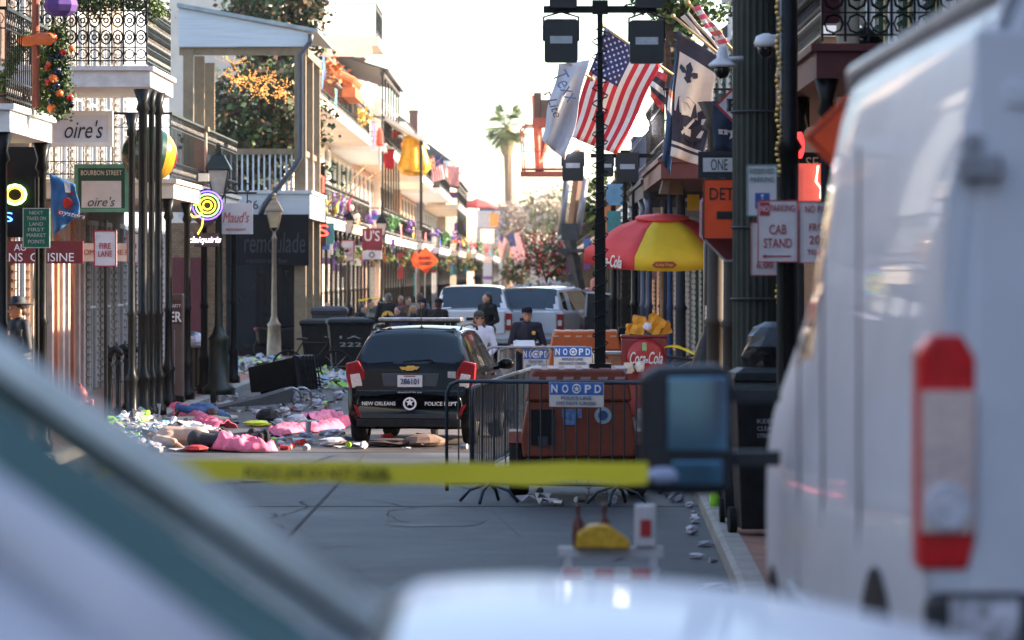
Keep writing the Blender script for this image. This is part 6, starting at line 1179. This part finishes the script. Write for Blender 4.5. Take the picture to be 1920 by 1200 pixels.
# right gallery posts and pavement things
for i, (px, dd_, m_, r_) in enumerate(((1245, 68, M('post_bluegrey', (.04,.055,.08), .8), .09), (1276, 64, M('post_bluegrey'), .09), (1256, 66, M('post_blue', (.03,.08,.22), .7), .05), (1190, 72, iron, .07), (1150, 86, iron, .07), (1343, 45, M('post_brown', (.04,.03,.022), .7), .12), (1370, 43, M('post_dark', (.03,.025,.02), .7), .09))):
    b = MB(); fluted_post(b, 0, 0, 0, 4.2 if i != 2 else 4.6, r_); o = b.build('gallery_post', m_, None, True, (X(px, dd_), dd_, .132)); tag(o, ('blue grey post left of the parasol pole', 'blue grey post right of the parasol pole', 'thin bright blue pole behind the parasol', 'black post beyond the parasol on the right kerb', 'far black post near the boom lift', 'thick brown post right of the parasol', 'dark post beside the detour sign')[i], 'post')
t = thing('iron_lamp_base', 'black round lamp base with a poster behind the parasol', 'lamp base', (X(1334, 52), 52, .132)); b = MB(); b.lathe([(.3, 0), (.3, .2), (.27, .5), (.3, .8), (.2, 1.15), (.12, 1.3), (.1, 3.6)], n=18); b.build('post', iron, t, True); b = MB(); b.box((0, -.12, 1.55), (.2, .02, .28)); b.build('poster', M('poster', (.35,.35,.35), .6, 0, .8, 20), t)
d = 100; o = MB().ball((0, 0, 0), .11, 10, 8).build('police_beacon', neonm('beacon', (.12,.15,1), 12), None, True, at(1196, 549, d)); tag(o, 'blue glowing emergency beacon down the right side', 'beacon')
hang('small pink and white posters cluster under the parasol edge', (1190, 500, 1232, 525), 82, M('poster_pink', (.4,.2,.2), .6, 0, .8, 18), (), th=.05)
hang('orange lower sign behind the parasol left edge', (1182, 488, 1190, 500), 80, sorange)
for i, (px, py, w_, h_, m_, lb) in enumerate(((1300, 380, 22, 30, yellow, 'yellow box lantern beside the detour sign'), (1293, 372, 30, 12, whitec, 'white cap above the yellow lantern'), (1217, 405, 38, 26, swhite, 'pale box sign above the parasol'), (1152, 365, 30, 40, lblue, 'turquoise cloth strip left of the second tower'))):
    hang(lb, (px-w_/2, py-h_/2, px+w_/2, py+h_/2), 64+i*3, m_)
# ---------------------------------------------------------------- trees and palm
def tree(label, loc, h, crad, ccen, nleaf, mats, leaf=.16, limbs=9, kind='tree', seed=1, bare=0):
    random.seed(seed); t = thing(kind, label, 'tree', loc); b = MB(); cz = ccen; tips = []
    b.tube([(0, 0, 0), (.05, .03, h*.25), (-.05, 0, cz*.8)], [.2, .15, .1], 8)
    for i in range(limbs):
        a = random.uniform(0, 6.28); e = random.uniform(-.1, 1); L_ = crad*random.uniform(.6, 1); z0 = cz*random.uniform(.45, .85)
        tip = Vector((math.cos(a)*L_, math.sin(a)*L_, cz+e*crad*1.1)); mid = Vector((tip.x*.45, tip.y*.45, (z0+tip.z)/2)); b.tube([(0, 0, z0), mid, tip], [.08, .05, .015], 5); tips += [mid, tip, (mid+tip)/2]
        for q in range(3):
            t2 = mid+(tip-mid)*random.random()+Vector([random.gauss(0, crad*.3) for _ in range(3)]); b.tube([mid, t2], [.03, .008], 4); tips.append(t2)
    b.build('trunk', wood, t); c = MB()
    for i in range(nleaf):
        p = random.choice(tips)+Vector([random.gauss(0, crad*.17) for _ in range(3)]); m_ = Euler([random.uniform(0, 6.28) for _ in range(3)]).to_matrix(); l_ = leaf*random.uniform(.5, 1.4); c.m = random.randrange(len(mats))
        c.add([p, p+m_ @ Vector((l_*.35, l_*.5, 0)), p+m_ @ Vector((0, l_, 0)), p+m_ @ Vector((-l_*.35, l_*.5, 0))], [(0, 1, 2, 3)])
    c.build('crown', mats, t); return t
br_ = [M('leaf_rust', (.1,.045,.015), .7), leafs[0], leafs[0], M('leaf_brown', (.045,.03,.015), .7), leafs[0], leafs[1]]
tree('brownish autumn tree seen through the timber gallery', (X(470, 101), 101, 0), 9, 1.35, 6.2, 9000, br_, .17, 14, seed=4)
tree('tall rusty leaved tree rising above the timber gallery roof', (X(508, 104), 104, 0), 13, 1.25, 9.4, 7000, br_, .17, 12, seed=6)
tree('small leafy tree at the top of the right side behind the flags', (X(1258, 58), 58, 3.5), 6, .55, 3.0, 2600, leafs, .1, 8, seed=9)
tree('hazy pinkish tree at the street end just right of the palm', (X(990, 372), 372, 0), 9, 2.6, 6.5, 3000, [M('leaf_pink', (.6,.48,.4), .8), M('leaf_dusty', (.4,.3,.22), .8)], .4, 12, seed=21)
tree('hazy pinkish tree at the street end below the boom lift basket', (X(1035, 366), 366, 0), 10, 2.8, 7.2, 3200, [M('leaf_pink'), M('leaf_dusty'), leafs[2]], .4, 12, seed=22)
tree('hazy bush far along the street right of the palm', (X(972, 330), 330, 0), 4, 1.2, 2.2, 1500, br_, .3, 8, seed=10)
tree('round green tree down the right side behind the light towers', (X(1168, 118), 118, 0), 6, 1.1, 4.3, 3500, leafs, .2, 8, seed=12)
tree('low red flowering bush beyond the boom lift', (X(1030, 210), 210, 0), 3, 1.5, 2.8, 2500, [leafs[0], red, leafs[1], ivory], .2, 8, seed=14)
d = 385; t = thing('palm_tree', 'tall fan palm standing at the far end of the street', 'palm', (X(950, d), d, 0)); random.seed(3); zc = Z(238, d)
b = MB(); b.tube([(0, 0, 0), (.3, 0, zc*.5), (0, 0, zc)], [.7, .5, .45], 10); b.build('trunk', M('palm_trunk', (.3,.2,.12), .9), t)
b = MB(); b.ball((0, 0, zc-1.6), (.75, .75, 1.6), 10, 8, .1); b.build('skirt', M('palm_skirt', (.35,.25,.12), .9), t)
for i in range(64):
    a = random.uniform(0, 6.28); e = random.uniform(-1.1, 1.4); L_ = random.uniform(1.6, 3.2); b = MB(); dr = Vector((math.cos(a)*math.cos(e), math.sin(a)*math.cos(e), math.sin(e))); base = Vector((0, 0, zc)); tip = base+dr*L_*.6
    b.tube([base, tip], .03, 3); sd_ = dr.cross(Vector((0, 0, 1))).normalized(); up = sd_.cross(dr)
    for q in range(11):
        an = R(-75+q*15); v = (dr*math.cos(an)+sd_*math.sin(an))*1.25; w_ = up*.06+sd_*.04; b.add([tip-w_, tip+w_, tip+v+Vector((0, 0, -.25))], [(0, 1, 2)])
    b.build('frond', leafs[1+i % 2], t)
# ---------------------------------------------------------------- near foreground
yt = M('tape', (.85,.72,.03), .5, 0, .06, 3)
d0, d1 = 12.2, 11.8
t = thing('barrier_tape', 'yellow police tape with black letters stretched across the street', 'tape', (0, 12, 0)); b = MB(); n = 40; rs = []
xl, xr = X(180, d0), X(1215, d1)
def tz(u): return Z(880, 12)-.012*math.sin(u*math.pi)+.002*math.sin(u*31)
for i in range(n+1):
    u = i/n; x = xl+(xr-xl)*u; y = d0-12+(d1-d0)*u; sw = .006*math.sin(u*23); tw = .004*math.sin(u*17+1); rs.append([(x, y+sw-tw*.3, tz(u)-.035-.003*math.sin(u*41)), (x, y+sw+.001+tw*.3, tz(u)+.035)])
b.rings(rs, cap=False, close=False); o = b.build('strip', yt, t); s_ = o.modifiers.new('s', 'SOLIDIFY'); s_.thickness = .0015
for i, (u0, tx) in enumerate(((.03, 'LINE'), (.41, 'POLICE LINE DO NOT CROSS'), (.86, 'POLICE LINE DO'))):
    wd = (.12, .46, .24)[i]; lettering(tx, .036, (xl+(xr-xl)*u0, -.03, tz(u0)), ink, t, wd, name='letters', bold=.02)
# striped barrier with bottles
d = 17.5; t = thing('striped_barrier', 'low white and red striped barrier board in the foreground road', 'barrier', (X(1145, d), d, gz(d)))
zb = Z(1035, d)-gz(d); b = MB(); b.box((0, 0, zb), (.49, .04, .05)); b.box((0, 0, zb-.1), (.46, .03, .05)); b.build('board', swhite, t, bevel=.005)
b = MB()
for q in (-.18, -.03, .14): b.box((q, -.022, zb-.1), (.09, .008, .051)); 
b.build('red_stripe', red, t)
for q in (-.2, .2):
    b = MB(); b.box((q, 0, zb/2), (.04, .3, .04)); b.box((q, 0, (zb)/2), (.035, .035, zb)); b.build('leg', swhite, t)
t = thing('white_post', 'short white delineator post with a red patch on the striped barrier', 'post', (X(1210, d), d-.02, gz(d)+zb+.025)); b = MB(); b.box((0, 0, .1), (.1, .05, .2)); b.build('panel', swhite, t, bevel=.01); b = MB(); b.box((0, -.028, .09), (.05, .008, .08)); b.build('red_patch', red, t)
for i, px in enumerate((1084, 1133)):
    b = MB(); b.lathe([(.026, 0), (.028, .02), (.028, .11), (.01, .14), (.01, .19), (.014, .2)], n=12); o = b.build('bottle', M('sauce_red', (.1,.02,.012), .3), None, True, (X(px, d), d-.02, gz(d)+zb+.025)); tag(o, ('left red bottle standing on the striped barrier', 'right red bottle standing on the striped barrier')[i], 'bottle')
o = MB().prism([(-.13, 0), (.13, 0), (.12, .04), (.02, .11), (-.06, .11), (-.12, .07)], -.04, .04).build('warning_lamp', M('amber_yellow', (.75,.42,.02), .4, 0, .4, 30), None, False, (X(1130, d), d-.08, gz(d)+zb+.025), bevel=.01); tag(o, 'yellow wedge shaped box lying in front of the two red bottles', 'box')
t = thing('green_bottle', 'lime green vest or bottle standing on the right pavement', 'bottle', (X(1340, 34), 34, .13)); b = MB(); b.lathe([(.04, 0), (.05, .1), (.02, .2), (.02, .28)], n=10, ); b.build('body', neon, t, True)
b = MB(); b.lathe([(.022, .28), (.022, .31)], n=8); b.build('cap', white, t)
# van
vanw = M('van_white', (.74,.77,.84), .45, 0, .09, 2.5, 0, coat=.2); G0 = .55
t = thing('cargo_van', 'large white high roofed van parked close on the right, seen from behind', 'van', (1.9, 8.75, G0), R(1.0))
def vcl(y, x, z, f):
    if 3.45 < y < 4.2 and 1.35 < z < 2.05 and 3.9 < f < 5.2 and abs(x) > .7: return 'side_window'
    if 4.15 < y < 4.95 and z > 1.35 and abs(x) < .75: return 'windscreen'
    return 'body'
carloft(t, [(0,.93,.5,1.2,2.36,.76),(.05,.97,.45,1.2,2.42,.79),(.3,.985,.42,1.2,2.44,.8),(3.4,.985,.42,1.2,2.42,.79),(3.85,.985,.42,1.2,2.32,.72),(4.6,.98,.42,1.22,1.65,.76),(4.9,.96,.42,1.1,1.28,.8),(5.2,.9,.45,.9,1.05,.78),(5.35,.8,.5,.7,.85,.7)], vcl, {'body': vanw, 'side_window': darkglass, 'windscreen': darkglass}, 5, 4, soft=2.5)
for sx in (-1, 1):
    b = MB(); b.prism([(sx*.885, 1.01), (sx*1.0, 1.01), (sx*1.0, 1.52), (sx*.97, 1.56), (sx*.9, 1.56), (sx*.865, 1.5), (sx*.865, 1.1)], -.02, .12); tl = b.build('tail_light', M('van_lamp_red', (.75,.002,.008), .35, 0, .3, 30, .2), t, bevel=.012)
    b = MB(); b.box((sx*.935, -.03, 1.265), (.125, .02, .33)); b.build('clear_lens', M('van_lens', (.85,.68,.64), .3, 0, .3, 50, .5, coat=1), tl)
    b = MB(); b.lathe([(.056, 0), (.056, .004), (.046, .008), (.042, .003), (.03, .006), (.026, .002), (.002, .008)], n=28); o = b.build('round_lens', M('lens_grey', (.8,.8,.88), .3, 0, .3, 60, .4, coat=.5), tl); o.location = (sx*.935, -.041, 1.16); o.rotation_euler = (R(90), 0, 0)
    wheel(t, sx*.86, 1.0, .36, .24); wheel(t, sx*.86, 4.4, .36, .24)
    b = MB(); b.prism([(1.0+math.cos(R(a))*.52, .42+math.sin(R(a))*.52) for a in range(-5, 186, 15)], sx*.8, sx*.992, 'x'); b.build('wheel_arch', black, t); b = MB(); b.prism([(sx*.865, .5), (sx*.965, .5), (sx*.975, 1.0), (sx*.93, 1.9), (sx*.84, 2.3), (sx*.83, 2.3)], -.006, .05); b.build('corner_panel', vanw, t)
    b = MB(); b.box((sx*.985, 2.2, .62), (.03, 3.0, .12)); b.build('side_moulding', M('van_grey', (.35,.36,.4), .5), t, bevel=.01)
    b = MB(); b.box((sx*.44, -.012, 1.35), (.86, .02, 1.85)); dr = b.build('rear_door', vanw, t, bevel=.015)
    for z_ in (.75, 1.95): b = MB(); b.box((sx*.86, -.04, z_), (.1, .05, .06)); b.box((sx*.88, -.03, z_+.03), (.04, .06, .1)); b.build('hinge', M('van_grey'), dr, bevel=.01)
    b = MB(); b.box((sx*.55, -.03, 2.12), (.5, .012, .05)); b.box((sx*.45, -.03, 1.7), (.6, .01, .04)); b.build('pressing', vanw, dr, bevel=.01)
    bb = MB(); bb.tube([(sx*.8, .1, 2.38), (sx*.79, 3.5, 2.36), (sx*.74, 3.85, 2.27)], .025, 6); bb.build('roof_gutter', M('gutter', (.7,.66,.6), .4), t, True)
b = MB(); b.box((-.62, -.035, 1.13), (.14, .03, .06)); b.build('door_handle', black, t, bevel=.01)
b = MB(); b.box((0, -.08, .5), (1.8, .2, .2)); bu = b.build('bumper', black, t, bevel=.03)
for sx in (-1, 1):
    b = MB(); b.box((sx*.86, -.05, .76), (.26, .12, .4)); b.build('bumper_end', M('bumper_grey', (.03,.03,.035), .6), bu, bevel=.03); b = MB(); b.box((sx*.86, -.115, .9), (.16, .01, .1)); b.build('reflector', M('reflector_white', (.7,.7,.78), .4, 0, .8, 30), bu)
b = MB(); b.box((-.6, -.03, .83), (.3, .015, .15)); p = b.build('licence_plate', M('plate', (.6,.6,.6)), t)
for q in (1.5, 2.55, 3.35): b = MB(); b.box((-.982, q, 1.3), (.006, .012, 1.5)); b.build('panel_seam', dgrey, t)
# the van's mirror
mm = MB(); d = 12.5; cx = X(1284, d)-1.9+.066; mm.rings([[(cx+sx*w_, 3.75+y_, Z(802, d)-G0+sz*h_) for sx, sz in ((-1,-1),(-.6,-1.06),(.6,-1.06),(1,-1),(1,.9),(.7,1.03),(-.6,1.0),(-1,.85))] for w_, h_, y_ in ((.15, .205, -.06), (.155, .21, .0), (.14, .19, .1), (.08, .1, .16))])
mo = mm.build('wing_mirror', M('mirror_black', (.012,.013,.018), .5), t, bevel=.02)
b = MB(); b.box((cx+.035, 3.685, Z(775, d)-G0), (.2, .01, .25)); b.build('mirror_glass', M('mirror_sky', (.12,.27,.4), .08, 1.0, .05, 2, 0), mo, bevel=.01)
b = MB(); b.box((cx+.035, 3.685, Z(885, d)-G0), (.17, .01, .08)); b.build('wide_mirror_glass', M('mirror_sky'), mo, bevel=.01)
b = MB(); b.ball((cx-.08, 3.67, Z(888, d)-G0), (.055, .03, .03), 12, 8); b.build('indicator', M('indicator', (.4,.45,.62), .2), mo, True)
[MB().box((cx+.22, 3.8, z_), (.2, .06, .05)).build('arm', M('mirror_black'), mo) for z_ in (Z(740, d)-G0, Z(860, d)-G0)]
# foreground car seen broadside
_ = 0
t = thing('white_car', 'white car close to the camera, windscreen and bonnet across the bottom', 'car', (-.26, 4.6, G0), R(-90))
def fcl(y, x, z, f):
    if -.78 < y < -.03 and abs(x) < .6 and z > 1.2: return 'windscreen'
    if -2.6 < y < -.28 and 4.15 < f < 4.95 and z > 1.2: return 'side_window'
    if -.03 < y < .1 and abs(x) < .6 and z > 1.2: return 'cowl'
    return 'body'
carloft(t, [(-3.4,.85,.35,1.0,1.6,.55),(-2.8,.92,.3,1.12,1.8,.6),(-1.6,.93,.3,1.13,1.86,.6),(-.8,.93,.3,1.11,1.76,.6),(-.4,.93,.3,1.11,1.475,.62),(0,.93,.3,1.13,1.19,.66),(.1,.93,.3,1.17,1.27,.76),(.5,.92,.3,1.14,1.27,.76),(.85,.9,.32,1.05,1.2,.74),(1.1,.86,.35,.95,1.08,.68),(1.2,.78,.4,.75,.85,.6)], fcl, {'body': M('near_white', (.84,.86,.93), .5, 0, .05, 2, 0, coat=.15), 'windscreen': M('sky_tint_glass', (.16,.27,.25), .6, 0, .2, 2, 0, coat=0), 'side_window': darkglass, 'cowl': blackp}, 5, 4)  # windscreen does not reflect; the sky's sheen is painted into its teal base colour
for sx in (-1, 1):
    wheel(t, sx*.82, .4, .34, .22); wheel(t, sx*.82, -2.5, .34, .22)
    b = MB(); q = [(sx*.66, .03, 1.2), (sx*.64, -.2, 1.365), (sx*.62, -.4, 1.505), (sx*.6, -.8, 1.79)]; b.tube(q, .04, 8); b.build('windscreen_pillar', M('near_white') if sx > 0 else M('pillar_pale', (.8,.86,.8), .5), t, True)
    if sx < 0: b = MB(); b.tube([(p[0]-sx*.055, p[1], p[2]-.01) for p in q], .008, 6); b.build('gasket', rubber, t, True)
    b = MB(); b.box((sx*.6, 1.12, .95), (.3, .12, .12)); b.build('headlight', lampclear, t, bevel=.03)
M('sky_tint_glass').node_tree.nodes['Principled BSDF'].inputs['Specular IOR Level'].default_value = 0
# ---------------------------------------------------------------- air
b = MB(); b.bb((-60, -12, -1.2), (60, 470, 27)); hz = b.build('haze', M('hz', (.5,.5,.5)), kind='stuff')
hm = bpy.data.materials.new('haze_air'); hm.use_nodes = True; nt = hm.node_tree; nt.nodes.remove(nt.nodes['Principled BSDF'])
pv = nt.nodes.new('ShaderNodeVolumePrincipled'); pv.inputs['Color'].default_value = (1, .97, .94, 1); pv.inputs['Density'].default_value = .00013; pv.inputs['Anisotropy'].default_value = .3
nt.links.new(pv.outputs[0], nt.nodes['Material Output'].inputs['Volume']); hz.data.materials.clear(); hz.data.materials.append(hm)
